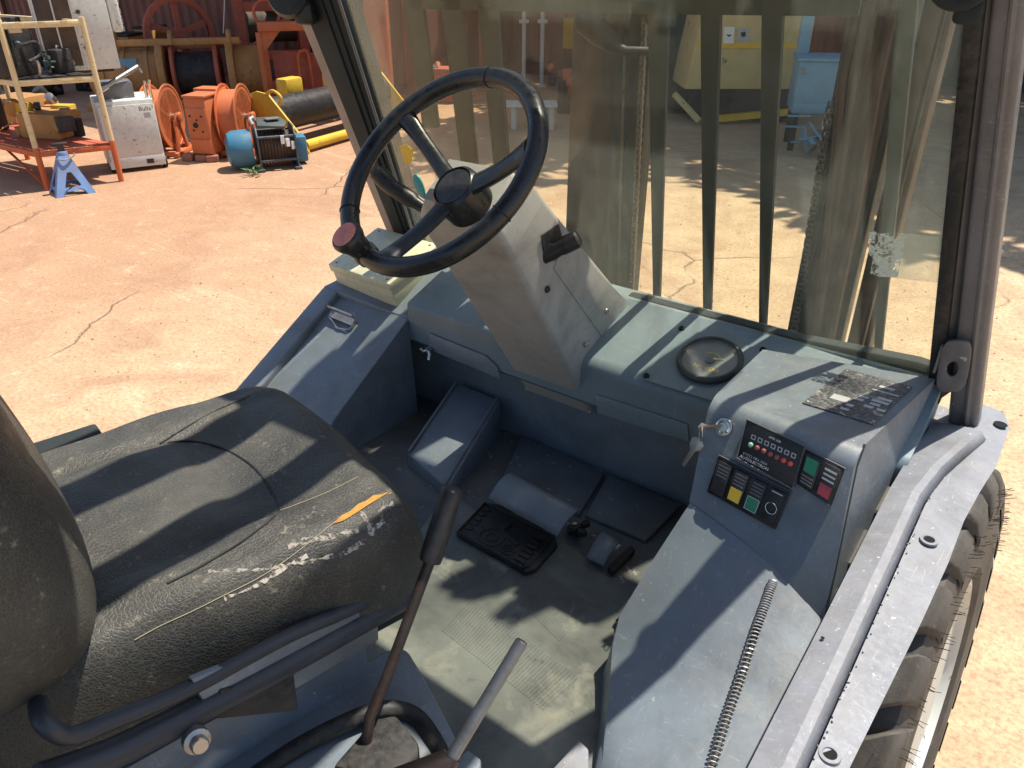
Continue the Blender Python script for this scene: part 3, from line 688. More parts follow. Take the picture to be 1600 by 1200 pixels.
MB().prism([kk - sx_ * .004, kk + d2 * .006 - sx_ * .013, kk + d2 * .018 - sx_ * .012, kk + d2 * .026 - sx_ * .005, tip - sx_ * .004, tip + sx_ * .002, kk + d2 * .028 + sx_ * .004, kk + d2 * .018 + sx_ * .012, kk + d2 * .006 + sx_ * .013, kk + sx_ * .004], ny * .0022).build('spare_key', M['steel'], ky, bevel=.0004)

# ---- sloping cover between floor and fender, with coil spring conduit
def rc_(px, z): return AZ(*px, z)
cov = MB()
left = [(1078, 786, BL.z), (1020, 875, .96), (968, 962, .88), (957, 1010, .84), (952, 1080, .82), (940, 1200, .805), (925, 1330, .80)]
right = [(1300, 972, BR.z - .005), (1275, 1040, .92), (1250, 1100, .90), (1238, 1130, .89), (1222, 1165, .885), (1200, 1220, .88), (1140, 1360, .875)]
rws = []
for (lx, ly, lz), (rx, ry, rz) in zip(left, right):
    a = AZ(lx, ly, lz); b = AZ(rx, ry, rz); rws.append([a - V(0.02, 0, lz - FZ + .02)] + [a.lerp(b, k / 6) + V(0, 0, .012 * math.sin(math.pi * k / 6)) for k in range(7)])
cov.grid(rws); cv = P(cov, 'side_cover', 'cab', sharp=50)
sp_path = [AZ(1207, 912, .985), AZ(1196, 945, .965), AZ(1180, 990, .94), AZ(1158, 1060, .908), AZ(1135, 1125, .89), AZ(1112, 1200, .875), AZ(1080, 1300, .86)]
def smooth_path(pts, m):
    out = []
    for i in range(len(pts) - 1):
        p0 = pts[max(i - 1, 0)]; p1 = pts[i]; p2 = pts[i + 1]; p3 = pts[min(i + 2, len(pts) - 1)]
        for k in range(m):
            t = k / m; out.append(.5 * ((2 * p1) + (p2 - p0) * t + (2 * p0 - 5 * p1 + 4 * p2 - p3) * t * t + (3 * p1 - p0 - 3 * p2 + p3) * t ** 3))
    return out + [pts[-1]]
cl = smooth_path(sp_path, 80); hel = []; turns = 62; ru = V(1, 0, 0)
for i, p in enumerate(cl):
    t = (cl[min(i + 1, len(cl) - 1)] - cl[max(i - 1, 0)]).normalized(); u = (ru - t * ru.dot(t)).normalized(); w = t.cross(u); a = 2 * math.pi * turns * i / len(cl)
    hel.append(p + V(0, 0, .006) + (u * math.cos(a) + w * math.sin(a)) * .0072)
P(MB().tube(cl, .0055, 8), 'conduit_cable', 'rubber'); P(MB().tube(hel, .0015, 5), 'coil_spring', 'spring')

# ---- right fender: inner strip, weld seam, outer strip
def fstrip(x0, x1, zs0, zs1, name, mat, th=.01, bev=.002):
    mb = MB(); rows = []
    for (y, dz0, dz1) in zs0:
        pass
    return mb
Ys = [.30, .50, .70, .90, 1.05, 1.2, 1.32, 1.42, 1.50, 1.60]
def zf(y): return 1.055 + .045 * max(0, min(1, (y - .85) / .6)) - .10 * max(0, (.85 - y)) ** 1.2
rows = []
for y in Ys:
    k = max(0, (y - 1.36)) * .22
    rows.append([V(-.142 + k * .3, y, zf(y) - .20), V(-.130 + k * .3, y, zf(y) + .008), V(-.094 + k, y, zf(y) + .020), V(-.081 + k, y, zf(y) + .018), V(-.070 + k, y, zf(y) + .002)])
P(MB().grid(rows), 'fender_inner_strip', 'fender', sharp=10, solid=.004)
rows = []
for y in [.30, .50, .70, .90, 1.05, 1.2, 1.32, 1.42, 1.52, 1.62, 1.70, 1.755]:
    k = max(0, (y - 1.36)) * .10; e = -.030 + .026 * min(1, max(0, (y - .7) / .45))
    e2 = e + (.018 if y > 1.5 else .018 * max(0, (y - 1.36) / .14)) - (.02 if y > 1.74 else 0); xin = -.068 + k * 1.2 if y < 1.6 else -.055
    rows.append([V(xin, y, zf(y) + .001), V((xin + e2) / 2, y, zf(y) - .001), V(e2, y, zf(y) - .005)])
fo = P(MB().grid(rows), 'right_fender', 'fender', smooth=False, solid=.008)
P(MB().prism([(-.30, 1.5, 1.092), (-.09, 1.5, 1.092), (-.075, 1.6, 1.092), (-.06, 1.70, 1.092), (-.30, 1.74, 1.092)], (0, 0, -.012)), 'fender_mount', 'fender')
wl = MB()
for i in range(170):
    y = .42 + i * .0066 + random.uniform(-.004, .004); k = max(0, (y - 1.36)) * .12
    if random.random() < .72: continue
    rr_ = random.uniform(.5, 1.0)
    wl.lathe([(.0018 * rr_, -.002), (.0014 * rr_, .0004), (0, .001)], V(-.067 + k + random.uniform(-.003, .003), y, zf(y) + .003), V(0, 0, 1), 6)
w_ = wl.build('weld_bead', M['fender'], fo); w_['kind'] = 'stuff'
def hole(px, z, r, par, name='bolt_hole'):
    c = AZ(*px, z); o = MB().lathe([(r * 1.75, .0), (r * 1.65, .003), (r * 1.1, .0035), (r, .001), (r * .9, -.001)], c, V(0, 0, 1), 24, capped=False).build(name, M['fender'], par)
    MB().lathe([(r * 1.02, .0005), (r * 1.02, .0012), (0, .0012)], c, V(0, 0, 1), 24).build('hole_dark_disc', M['hole'], par)  # black disc paints the dark inside of the hole
for px, y in (((1451, 845), 0), ((1296, 1180), 0)):
    c = AZ(*px, 1.07); z = zf(c.y) - .001; hole(px, z + .001, .0085, fo)
c = AZ(1563, 664, zf(1.7)); MB().lathe([(.013, .002), (0, .002)], c, V(0, 0, 1), 20, capped=False).build('bolt_hole', M['hole'], fo)  # flat black disc painted as the dark of an open hole
c = AZ(1285, 998, zf(.95) + .011); MB().lathe([(.003, .002), (0, .003)], c, V(0, 0, 1), 12).build('bolt_hole', M['hole'], fo)

# ---- tyre
TC = V(0, 1.40, .54); RT = .54
TX = .076
prof = [(.29, TX - .03), (.315, TX - .012), (.33, TX - .004), (.345, TX - .008), (.39, TX), (.45, TX), (.485, TX - .008), (.505, TX - .02), (.508, TX - .035), (.508, -.11), (.48, -.125), (.29, -.12)]
TPV = V(TX, 1.25, .98); TRM = Matrix.Rotation(R(-5), 3, 'Y') @ Matrix.Rotation(R(-2.5), 3, 'Z')
def tw(mb, dx=-.050): mb.v = [TRM @ (p - TPV) + TPV + V(dx, 0, 0) for p in mb.v]; return mb
ty = P(tw(MB().lathe([(r, x) for r, x in prof], TC, V(1, 0, 0), 96, capped=False)), 'front_tyre', 'tyre', sharp=30)
lug = MB()
NL = 26
for i in range(NL):
    pass
lw = 2 * math.pi / NL
pts = []
def cyp(a, x, r): return V(x, math.sin(a) * r, math.cos(a) * r)
lug_mesh = MB()
def lug_at(a0):
    m = MB(); rows = []
    for (x, sh, r) in [(-.10, -.60, .540), (-.03, -.50, .541), (.02, -.22, .541), (TX - .020, 0, .538), (TX - .006, .05, .515), (TX + .002, .06, .480)]:
        a = a0 + sh * lw
        rows.append([cyp(a - .28 * lw, x, .49 if r > .49 else r - .02), cyp(a - .26 * lw, x, r), cyp(a + .38 * lw, x, r), cyp(a + .41 * lw, x, .49 if r > .49 else r - .02)])
    m.grid(rows); m.add(rows[0], [(0, 1, 2, 3)]); m.add(rows[-1], [(3, 2, 1, 0)])
    return m
lm0 = lug_at(0); lm0.v = [p + TC for p in lm0.v]
base_lug = None
for i in range(NL):
    a = lw * i
    m = lug_at(a); m.v = [p + TC for p in m.v]
    tw(m).build('tread_lug', M['tyre'], ty, bevel=.004, seg=1)
wh = MB()
for i in range(190):
    a = random.uniform(-1.5, 1.2); kk_ = random.random()
    r = .54 if kk_ < .25 else random.choice([.50, .49, .44, .46, .40]) ; x = random.uniform(-.02, TX - .03) if kk_ < .25 else TX - .003
    p = TC + cyp(a, x, r); d = (cyp(a, 0, 1) * (1 if kk_ < .25 else .35) + V(0 if kk_ < .25 else .8, random.uniform(-.25, .25), random.uniform(-.2, .2))).normalized()
    wh.tube([p - d * .004, p + d * random.uniform(.010, .024)], .0006, 5)
w_ = tw(wh).build('rubber_whiskers', M['rubber'], ty); w_['kind'] = 'stuff'
rimm = P(tw(MB().lathe([(.305, TX - .03), (.30, TX - .014), (.288, TX - .012), (.282, TX - .02), (.272, TX - .046), (.235, TX - .05), (.225, TX - .075), (.10, TX - .09), (.10, TX - .05), (0, TX - .05)], TC, V(1, 0, 0), 64)), 'front_wheel_rim', 'whitemetal', sharp=30)
for i in range(8):
    a = 2 * math.pi * i / 8; tw(MB().lathe([(.014, 0), (.014, .016), (0, .018)], TC + V(TX - .09, math.sin(a) * .15, math.cos(a) * .15), V(1, 0, 0), 6)).build('wheel_nut', M['steel'], rimm)

# ---- windscreen, frame and pillars
WP = V(0, 1.625, 1.19); WUP = V(0, -.30, .954).normalized(); WNN = V(0, -WUP.z, WUP.y)       # normal towards the driver
def wp(x, z): s = (z - 1.19) / WUP.z; return V(x, WP.y + WUP.y * s, z)
def wpx(px, off=0): return AP(*px, WP + WNN * off, WNN)
ZT = 2.32
gl = MB().prism([wp(-1.575, 1.19), wp(-.15, 1.19), wp(-.262, ZT), wp(-1.565, ZT)], -WNN * .006); ws = P(gl, 'windscreen', 'glass', smooth=False)
def wbar(a, b, w, d, name, mat, par=fk, off=0, bevel=.004):
    a = Vector(a) + WNN * off; b = Vector(b) + WNN * off; s_ = (b - a).cross(WNN).normalized() * w / 2
    return MB().obox(a - s_, s_ * 2, b - a, WNN * -d).build(name, M[mat], par, bevel=bevel)
# bottom frame of the screen (wider at the right), in front of the glass
P(MB().prism([wpx((690, 428), -.008), wpx((985, 476), -.008), wpx((1455, 598), -.008), wpx((1452, 572), -.008), wpx((1435, 566), -.008), wpx((1240, 527), -.008), wpx((990, 464), -.008), wpx((690, 410), -.008)], -WNN * .02), 'screen_frame', 'cabdark', bevel=.002)
wbar(wp(-1.6, ZT), wp(-.2, ZT), .10, .04, 'screen_header', 'cabdark', off=.01)
rb = wpx((1462, 598)); rt_ = wpx((1522, 40)); rdir = (rt_ - rb).normalized()
wbar(rb - rdir * .05, rb + rdir * 1.15, .026, .03, 'rubber_seal', 'rubber', off=.012)
# right post: square section with rounded corner, standing on the fender
pb = AZ(1508, 700, 1.09); 
rp_mb = MB()
q0 = [wpx((1470, 598)), wpx((1530, 40))]
# outer face line measured in the same leaning plane, pushed towards the driver
def leanx(px, off): return AP(*px, WP + WNN * off, WNN)
a0 = leanx((1486, 600), .01); a1 = leanx((1545, 40), .01); b0 = leanx((1535, 600), .01); b1 = leanx((1602, 40), .01)
da = (a1 - a0) / (a1.z - a0.z); db = (b1 - b0) / (b1.z - b0.z)
a_lo = a0 - da * (a0.z - 1.09); b_lo = b0 - db * (b0.z - 1.09); a_hi = a0 + da * (ZT + .1 - a0.z); b_hi = b0 + db * (ZT + .1 - b0.z)
fwd = V(0, .055, 0)
P(MB().hexa([a_lo, b_lo, b_lo + fwd, a_lo + fwd, a_hi, b_hi, b_hi + fwd, a_hi + fwd]), 'right_post', 'postgrey', bevel=.009, seg=3)
# ridges along the post
e_lo = a_lo.lerp(b_lo, .62); e_hi = a_hi.lerp(b_hi, .62)
P(MB().tube([e_lo, e_hi], .006, 8), 'post_rib', 'postgrey')
g0 = leanx((1464, 600), .004); g1 = leanx((1532, 40), .004); dg_ = (g1 - g0) / (g1.z - g0.z)
P(MB().hexa([g0 - dg_ * (g0.z - 1.13), a_lo + V(0, .01, .085), a_lo + V(0, .03, .085), g0 - dg_ * (g0.z - 1.13) + V(0, .02, 0), g0 + dg_ * (ZT - g0.z), a_hi + V(0, .01, 0), a_hi + V(0, .03, 0), g0 + dg_ * (ZT - g0.z) + V(0, .02, 0)]), 'post_flange', 'postgrey')
# door latch bracket with oval hole
n_ = 20
oc = (1488, 576); 
def rr_px(cx, cy, w, h, k, r=.35):
    out = []
    for i in range(k):
        a = 2 * math.pi * i / k; c_, s_ = math.cos(a), math.sin(a)
        e = 4; m_ = (abs(c_) ** e + abs(s_) ** e) ** (-1 / e); out.append((cx + w * c_ * m_ + (-.16) * h * s_ * m_, cy + h * s_ * m_))
    return out
P(MB().ring([leanx(p, .03) for p in rr_px(1490, 573, 24, 40, 28)], [leanx((1488 + 9 * math.cos(a) - 2 * math.sin(a), 577 + 12 * math.sin(a)), .03) for a in [2 * math.pi * i / 28 for i in range(28)]], WNN * -.006), 'latch_bracket', 'postgrey', bevel=.001)
P(MB().obox(leanx((1470, 540), .024), V(.004, 0, 0), V(0, .03, 0), V(0, 0, -.06)), 'bracket_web', 'postgrey')
# grab lamp at top right corner
P(MB().tube(smooth_path([leanx((1462, -14), .06), leanx((1480, 2), .06), leanx((1508, 4), .06), leanx((1540, -16), .06)], 5), .011, 12), 'grab_handle', 'cabdark')
P(MB().box(leanx((1512, 20), .045), (.035, .03, .03), .3), 'handle_bracket', 'cabdark', bevel=.008, seg=3)
# left pillar
l0 = leanx((600, 328), 0); l1 = leanx((483, 36), 0); s0_ = leanx((622, 285), 0); s1_ = leanx((532, 0), 0)
def ext(p, q, z): d = (q - p) / (q.z - p.z); return p + d * (z - p.z)
ZB = 1.10
A0, A1, B0, B1 = ext(l0, l1, ZB), ext(l0, l1, ZT), ext(s0_, s1_, ZB), ext(s0_, s1_, ZT)
P(MB().hexa([A0, B0, B0 + V(0, .06, .02), A0 + V(0, .06, .02), A1, B1, B1 + V(0, .06, .02), A1 + V(0, .06, .02)]), 'left_post', 'cabdark', bevel=.006)
k0_, k1_ = leanx((591, 328), -.01), leanx((471, 36), -.01); K0, K1 = ext(k0_, k1_, ZB), ext(k0_, k1_, ZT)
P(MB().hexa([K0, A0 + V(0, .012, 0), A0 + V(0, .03, 0), K0 + V(0, .02, 0), K1, A1 + V(0, .012, 0), A1 + V(0, .03, 0), K1 + V(0, .02, 0)]), 'post_lit_side', 'groundlit')  # outer side of the left post, coloured as if lit by the ground
for f_ in (.55, .75):
    P(MB().tube([A0.lerp(B0, f_) - WNN * -.003, A1.lerp(B1, f_) - WNN * -.003], .003, 6), 'post_rib', 'cabdark')
P(MB().tube([B0 + WNN * .004, B1 + WNN * .004], .004, 8), 'rubber_seal', 'postgrey')
# mirror and clamp on the left post
mc_ = leanx((452, -8), .03)
P(MB().lathe([(0, -.012), (.045, -.010), (.056, 0), (.050, .016), (0, .024)], mc_, V(.5, -.75, .25), 28), 'mirror_shell', 'black')
cl_ = leanx((478, 20), .02)
P(MB().box(cl_, (.05, .05, .055), .5), 'mirror_clamp', 'black', bevel=.012, seg=3)
P(MB().tube([cl_, mc_], .012, 8), 'mirror_arm', 'black')
# stickers on the glass
P(MB().prism([wpx(p, .0015) for p in [(625, 228), (636, 226), (646, 236), (643, 255), (634, 257), (629, 243)]], WNN * .0006), 'yellow_sticker', 'sw_yellow', smooth=False)
P(MB().prism([wpx(p, .0015) for p in [(1358, 362), (1366, 361), (1372, 366), (1400, 363), (1414, 367), (1411, 395), (1403, 433), (1375, 432), (1360, 427), (1364, 405), (1358, 396)]], WNN * .0006), 'peeling_decal', 'decal', smooth=False)
P(MB().prism([wpx(p, .0015) for p in [(1404, 364), (1477, 372), (1468, 442), (1396, 434)]], WNN * .0004), 'glue_film', 'film', smooth=False)

# ---- guard of flat bars outside the screen
gd = MB()
GO = -.05
def gpx(px): return AP(*px, WP + WNN * GO, WNN)
GH0 = gpx((1128, 24)).z
def gbar(tl, tr, bl, br, name='guard_bar'):
    pts = [gpx(bl), gpx(br), gpx(tr), gpx(tl)]
    return MB().prism(pts, -WNN * .012).build(name, M['guard'], fk, bevel=.002)
gbar((1093, -60), (1128, -60), (1098, 498), (1110, 500))
gbar((1190, -60), (1228, -60), (1185, 518), (1196, 521))
gbar((1010, -60), (1046, -60), (1020, 478), (1030, 480))
gbar((680, -60), (712, -60), (725, 300), (749, 300)); gbar((738, -60), (770, -60), (775, 300), (797, 300))
gbar((620, -60), (652, -60), (660, 200), (684, 200))
gbar((1405, -60), (1440, -60), (1364, 560), (1376, 563))
tp = [gpx(p) for p in [(560, -70), (1500, -90), (1500, 18), (560, 12)]]
P(MB().prism([gpx((1000, 22)), gpx((1340, 26)), gpx((1350, -30)), gpx((1000, -30))], -WNN * .01), 'guard_top_plate', 'guard')
P(MB().prism([gpx((640, 14)), gpx((1000, 22)), gpx((1000, -30)), gpx((640, -30))], -WNN * .01), 'guard_top_plate', 'guard')

# ---- mast
MY = 1.86
def mcol(pxl, pxr, yy, Y, d, name, mat, par=fk, bevel=.004):
    a = AY(pxl, yy, Y); b = AY(pxr, yy, Y); w = b.x - a.x
    return MB().box(((a.x + b.x) / 2, Y + d / 2, 1.7), (w, d, 3.0)).build(name, M[mat], par, bevel=bevel)
ml = mcol(955, 990, 400, MY, .05, 'mast_rail', 'mastdark')
mcol(882, 945, 400, MY + .06, .04, 'mast_rail', 'mastbrown'); mcol(944, 962, 400, MY + .02, .05, 'mast_channel', 'mastdark')
mr = mcol(1252, 1272, 400, MY, .05, 'mast_rail', 'mastdark'); mcol(1278, 1292, 400, MY - .01, .03, 'mast_channel', 'mastbrown')
mcol(1290, 1345, 400, MY + .05, .05, 'mast_rail', 'mastdark'); mcol(1355, 1378, 400, MY, .06, 'mast_channel', 'mastbrown'); mcol(1384, 1394, 400, MY, .06, 'mast_channel', 'mastbrown')
a = AY(1350, 150, MY + .03); P(MB().cyl((a.x, MY + .05, 1.1), (a.x, MY + .05, 3.2), .05, 24), 'lift_cylinder', 'mastbrown')
for k, (px, d) in enumerate([(1318, 0), (1335, .01), (1372, .02)]):
    a = AY(px, 120, MY - .06); b = AY(px - 42 - 16 * k, 520, MY - .06)
    P(MB().tube([a + V(0, 0, 1), a, a.lerp(b, .5) + V(.004, 0, 0), b, b - V(0, 0, .5)], .012, 8), 'hydraulic_hose', 'mastbrown')
def chain(px_top, px_bot, Y, n, name, r=.011):
    a = AY(*px_top, Y); b = AY(*px_bot, Y); mb = MB(); st = (b - a) / n
    for i in range(n + 8):
        c = a + st * (i - 4); w = V(1, 0, 0) if i % 2 else V(0, 1, 0)
        for s_ in (-1, 1): mb.box(c + w * 0 + V(s_ * r * (.9 if i % 2 else .55), 0, 0), (.003, .010, abs(st.z) * 1.1))
        mb.cyl(c + V(-r * 1.1, 0, st.z * .5), c + V(r * 1.1, 0, st.z * .5), .004, 8)
    o = P(mb, name, 'chainsteel'); o['kind'] = 'stuff'
chain((1006, 60), (986, 470), MY - .03, 60, 'lift_chain', .006)
chain((978, 60), (966, 470), MY - .02, 60, 'lift_chain', .003)
chain((1292, 200), (1240, 520), MY - .03, 40, 'lift_chain', .008)
LY = 1.78
# head lamp bracket seen through the screen
hl = AY(932, 48, 1.95); he = AY(975, 85, 1.95)
P(MB().tube([AY(905, 26, LY), AY(915, 34, LY), AY(940, 54, LY), AY(955, 66, LY), AY(966, 76, LY), AY(978, 80, LY), AY(1012, 80, LY + .02), AY(1032, 78, LY + .05)], [.020, .031, .030, .024, .015, .011, .010, .013], 16), 'work_lamp', 'rubber')
P(MB().tube([AY(938, 36, LY), AY(952, 20, LY), AY(985, 6, LY), AY(1010, -10, LY)], .002, 6), 'lamp_wire', 'rubber')
P(MB().prism([AY(980, -30, LY), AY(1040, -30, LY), AY(1012, 40, LY), AY(1000, 20, LY)], (0, .03, 0)), 'mast_gusset', 'mastdark')
P(MB().box((-.75, MY + .1, 2.95), (1.1, .12, .16)), 'mast_crosshead', 'mastdark', bevel=.01)
P(MB().box((-.75, MY + .1, .75), (1.1, .12, .2)), 'mast_crosshead', 'mastdark', bevel=.01)

# ---- overhead guard
for i in range(7):
    P(MB().box((-1.50 + i * .205, .45, 2.46), (.085, 1.55, .04)), 'roof_bar', 'cabdark', bevel=.006)
P(MB().box((-.88, 1.20, 2.44), (1.45, .10, .10)), 'roof_beam', 'cabdark', bevel=.01); P(MB().box((-.88, -.5, 2.44), (1.45, .10, .10)), 'roof_beam', 'cabdark', bevel=.01)
P(MB().box((-.88, .06, 2.50), (1.45, 1.2, .02)), 'roof_sheet', 'cabdark')
for x in (-1.55, -.22): P(MB().hexa([V(x - .04, -.62, .9), V(x + .04, -.62, .9), V(x + .04, -.54, .9), V(x - .04, -.54, .9), V(x - .04, -.54, 2.44), V(x + .04, -.54, 2.44), V(x + .04, -.46, 2.44), V(x - .04, -.46, 2.44)]), 'rear_post', 'cabdark', bevel=.008)

# ---- chassis mass below the cab so that nothing floats
P(MB().box((-.86, 1.0, .42), (1.0, 1.9, .60)), 'chassis', 'cabdark', bevel=.02)
P(MB().box((-.86, -.6, .75), (1.35, 1.0, .9)), 'counterweight', 'cab', bevel=.06, seg=3)
ft2 = P(MB().lathe([(r, -x) for r, x in prof], V(-1.62, 1.62, .50), V(1, 0, 0), 48, capped=False), 'front_tyre', 'tyre')
P(MB().lathe([(.318, .03), (.30, .05), (.10, .06), (0, .06)], V(-1.69, 1.62, .50), V(1, 0, 0), 32), 'front_wheel_rim', 'whitemetal')
for sx in (-1.55, -.2):
    P(MB().lathe([(.18, -.1), (.34, -.1), (.36, -.06), (.36, .06), (.34, .1), (.18, .1)], V(sx, -.75, .36), V(1, 0, 0), 40, capped=False), 'rear_tyre', 'tyre')
for sx in (-1.55, -.2):
    P(MB().lathe([(.19, -.05), (.17, .05), (0, .05)], V(sx, -.75, .36), V(1, 0, 0), 32), 'rear_wheel_rim', 'whitemetal')

# ---- seat
seat = P(MB().box((-1.0, .36, .87), (.46, .52, .26), R(-13)), 'seat_plinth', 'cab', bevel=.008)
SO = V(-.995, .40, 0); SA = R(13); SF = V(math.sin(SA), math.cos(SA), 0); SR = V(math.cos(SA), -math.sin(SA), 0)
def sl_(x, y, z=0): return SO + SR * x + SF * y + V(0, 0, z)
def seat_cushion():
    rows = []; NV = 60; NU = 72
    for j in range(NV + 1):
        v = j / NV                                   # rear to front
        y = -.30 + .655 * v
        hw = .275 - .02 * (1 - v) ** 1.5
        ztop0 = 1.25 + .015 * (1 - v) ** 1.3; zb = 1.065 + .02 * (1 - v)
        e_ = max(0, (v - .80) / .20); rf = max(0, 1 - e_ ** 4.5) ** .38             # front rolls down
        corner = 1 - .12 * max(0, (v - .80) / .20) ** 3
        row = []
        for i in range(NU + 1):
            a = math.pi * (1 - (i / NU)); c_, s_ = math.cos(a), math.sin(a); e = 2 / 6.0
            X = math.copysign(abs(c_) ** e, c_); Zz = abs(s_) ** e
            x = hw * X * corner; u = X
            dip = .030 * math.exp(-(u / .66) ** 4) / (1 + math.exp(-(.84 - v) * 22))       # seating hollow
            pad = .016 * math.exp(-(u / .50) ** 8) / (1 + math.exp(-(.60 - v) * 80))       # raised inner pad
            crs = -.008 * math.exp(-((abs(u) - .54) / .035) ** 2) * max(0, min(1, (.74 - v) * 12))   # stitched valleys
            wob = .0035 * (math.sin(9 * v + 4 * u) + .6 * math.sin(21 * v - 9 * u) + .4 * math.sin(33 * u + 7 * v)) * Zz
            z = zb + (ztop0 - dip + pad + crs + wob - zb) * Zz * rf
            row.append(sl_(x, y - (.012 * u * u if v > .7 else 0), z))
        rows.append(row)
    return MB().grid(rows)
cu = seat_cushion().build('seat_cushion', M['seat'], fk, sharp=80)
cu.parent = seat; cu.matrix_parent_inverse = Matrix.Identity(4)
# stitched seam along the right shoulder and torn slit
from mathutils.bvhtree import BVHTree
CBVH = BVHTree.FromPolygons([v.co.copy() for v in cu.data.vertices], [tuple(p.vertices) for p in cu.data.polygons])
def cush_top(px, dz=0):      # where the sight line meets the cushion
    d = ray(*px).normalized(); loc, nrm, idx, dist = CBVH.ray_cast(CAM, d)
    if loc is None: return None
    if nrm.dot(d) > 0: nrm = -nrm
    return loc + nrm * (.0006 + dz)
def seam(pxs, name, mat, rad, m=10):
    pts = [cush_top(p) for p in pxs]; pts = [p for p in pts if p is not None]
    if len(pts) > 2: MB().tube(smooth_path(pts, m), rad, 5).build(name, M[mat], seat)
M['thread'] = plain('seam thread', (.30, .26, .17), .8)
M['bare'] = film_mat('worn bare backing', (.45, .40, .33), .85, 130)
seam([(655, 742), (640, 755), (612, 770), (585, 783), (545, 803), (520, 818), (480, 850), (440, 880), (400, 905), (350, 930), (300, 955), (250, 978), (210, 1000)], 'stitched_seam', 'thread', .0007)
seam([(250, 693), (270, 680), (300, 662), (340, 640), (390, 618)], 'stitched_seam', 'seat', .0016)
seam([(262, 912), (300, 893), (340, 870), (380, 845), (420, 815), (437, 800)], 'stitched_seam', 'rubber', .0022)
seam([(640, 708), (600, 722), (560, 745), (510, 770), (460, 790), (437, 798)], 'stitched_seam', 'thread', .0007)
seam([(437, 798), (420, 760), (390, 725), (345, 700), (300, 690), (262, 692)], 'stitched_seam', 'rubber', .002)
lo_ = [(521, 819), (535, 815), (547, 808), (560, 800), (572, 792), (583, 785), (596, 777), (608, 770)]; hi_ = [(521, 818), (533, 807), (548, 799), (559, 789), (573, 783), (582, 776), (597, 773), (608, 769)]
rws = [[cush_top(p, .0012) for p in (a_, (a_[0] * .5 + b_[0] * .5, a_[1] * .5 + b_[1] * .5), b_)] for a_, b_ in zip(lo_, hi_)]
if all(all(r) for r in rws): MB().grid(rws).build('torn_foam', M['foam'], seat, smooth=False)
def wear(pxs, w, name='worn_patch'):
    pts = [cush_top(p, .0003) for p in pxs]; pts = [p for p in pts if p is not None]
    if len(pts) < 2: return
    pts = smooth_path(pts, 6); rows = []
    for i, p in enumerate(pts):
        t = (pts[min(i + 1, len(pts) - 1)] - pts[max(i - 1, 0)]).normalized(); n_ = (CAM - p).normalized(); s_ = t.cross(n_).normalized() * w * (.15 + .85 * random.random())
        rows.append([p - s_, p + s_])
    MB().grid(rows).build(name, M['bare'], seat)
wear([(325, 895), (360, 892), (410, 890), (440, 885), (480, 878), (520, 868)], .004)
wear([(530, 868), (560, 850), (580, 830), (600, 815), (640, 790)], .006)
wear([(560, 800), (575, 822), (580, 838)], .010)
wear([(450, 855), (480, 845), (520, 838), (560, 828)], .006)
wear([(350, 935), (400, 915), (440, 890), (480, 868)], .004)
wear([(590, 800), (615, 788), (640, 775), (655, 758)], .006)
# seat pan, edge tubes, base
pan = MB().prism([sl_(-.24, -.28, 1.068), sl_(.24, -.28, 1.068), sl_(.255, .30, 1.062), sl_(-.255, .30, 1.062)], (0, 0, -.06))
pan.build('seat_pan', M['cabdark'], seat, bevel=.012, seg=3)
tp_ = [AX(648, 892, -.69), AX(560, 945, -.69), AX(450, 993, -.69), AX(290, 1078, -.69), AX(170, 1128, -.69), AX(110, 1150, -.69), AX(70, 1130, -.70), AX(60, 1100, -.74)]
MB().tube(smooth_path(tp_, 6), .0105, 12).build('seat_tube', M['seatmetal'], seat)
tp_ = [AX(640, 930, -.69), AX(450, 1035, -.69), AX(290, 1120, -.69), AX(170, 1180, -.69), AX(60, 1220, -.69)]
MB().tube(smooth_path(tp_, 6), .018, 12).build('seat_slide', M['seatmetal'], seat)
MB().prism([AX(*p, -.685) for p in [(300, 1062), (590, 945), (592, 1000), (465, 1075), (330, 1120)]], (-.01, 0, 0)).build('seat_side_plate', M['cab'], seat, bevel=.002)
MB().prism([AX(*p, -.68) for p in [(345, 1080), (460, 1048), (468, 1112), (340, 1125)]], (-.03, 0, 0)).build('seat_flap', M['rubber'], seat, bevel=.004)
bc = AX(308, 1158, -.66)
MB().lathe([(.016, -.01), (.016, .002), (.0105, .004), (.0105, .013), (.009, .015), (0, .015)], bc, V(.9, -.2, .3), 16).build('seat_bolt', M['steel'], seat)
# backrest
def blob(c, h, e, n=40, m=56, rot=None):
    rows = []; rot = rot or Matrix.Identity(3)
    for j in range(n + 1):
        ph = -math.pi / 2 + math.pi * j / n; cp, sp_ = math.cos(ph), math.sin(ph); row = []
        for i in range(m):
            th = 2 * math.pi * i / m; ct, st = math.cos(th), math.sin(th)
            f = lambda w: math.copysign(abs(w) ** e, w)
            row.append(Vector(c) + rot @ V(h[0] * f(cp) * f(ct), h[1] * f(cp) * f(st), h[2] * f(sp_)))
        rows.append(row)
    return MB().grid(rows, close_u=True)
bk = blob(sl_(.055, -.235, 1.40), (.29, .125, .22), .72, rot=Matrix.Rotation(-SA, 3, 'Z') @ Matrix.Rotation(R(12), 3, 'X')).build('seat_backrest', M['seat'], seat, sharp=80)
# belt buckle tongue behind the seat
P(MB().box(sl_(-.34, -.04, 1.175), (.06, .12, .03), -SA), 'seat_belt_anchor', 'cabdark', bevel=.006)
P(MB().box(sl_(-.36, -.02, 1.0), (.03, .05, .34), -SA), 'seat_belt_stalk', 'cabdark')

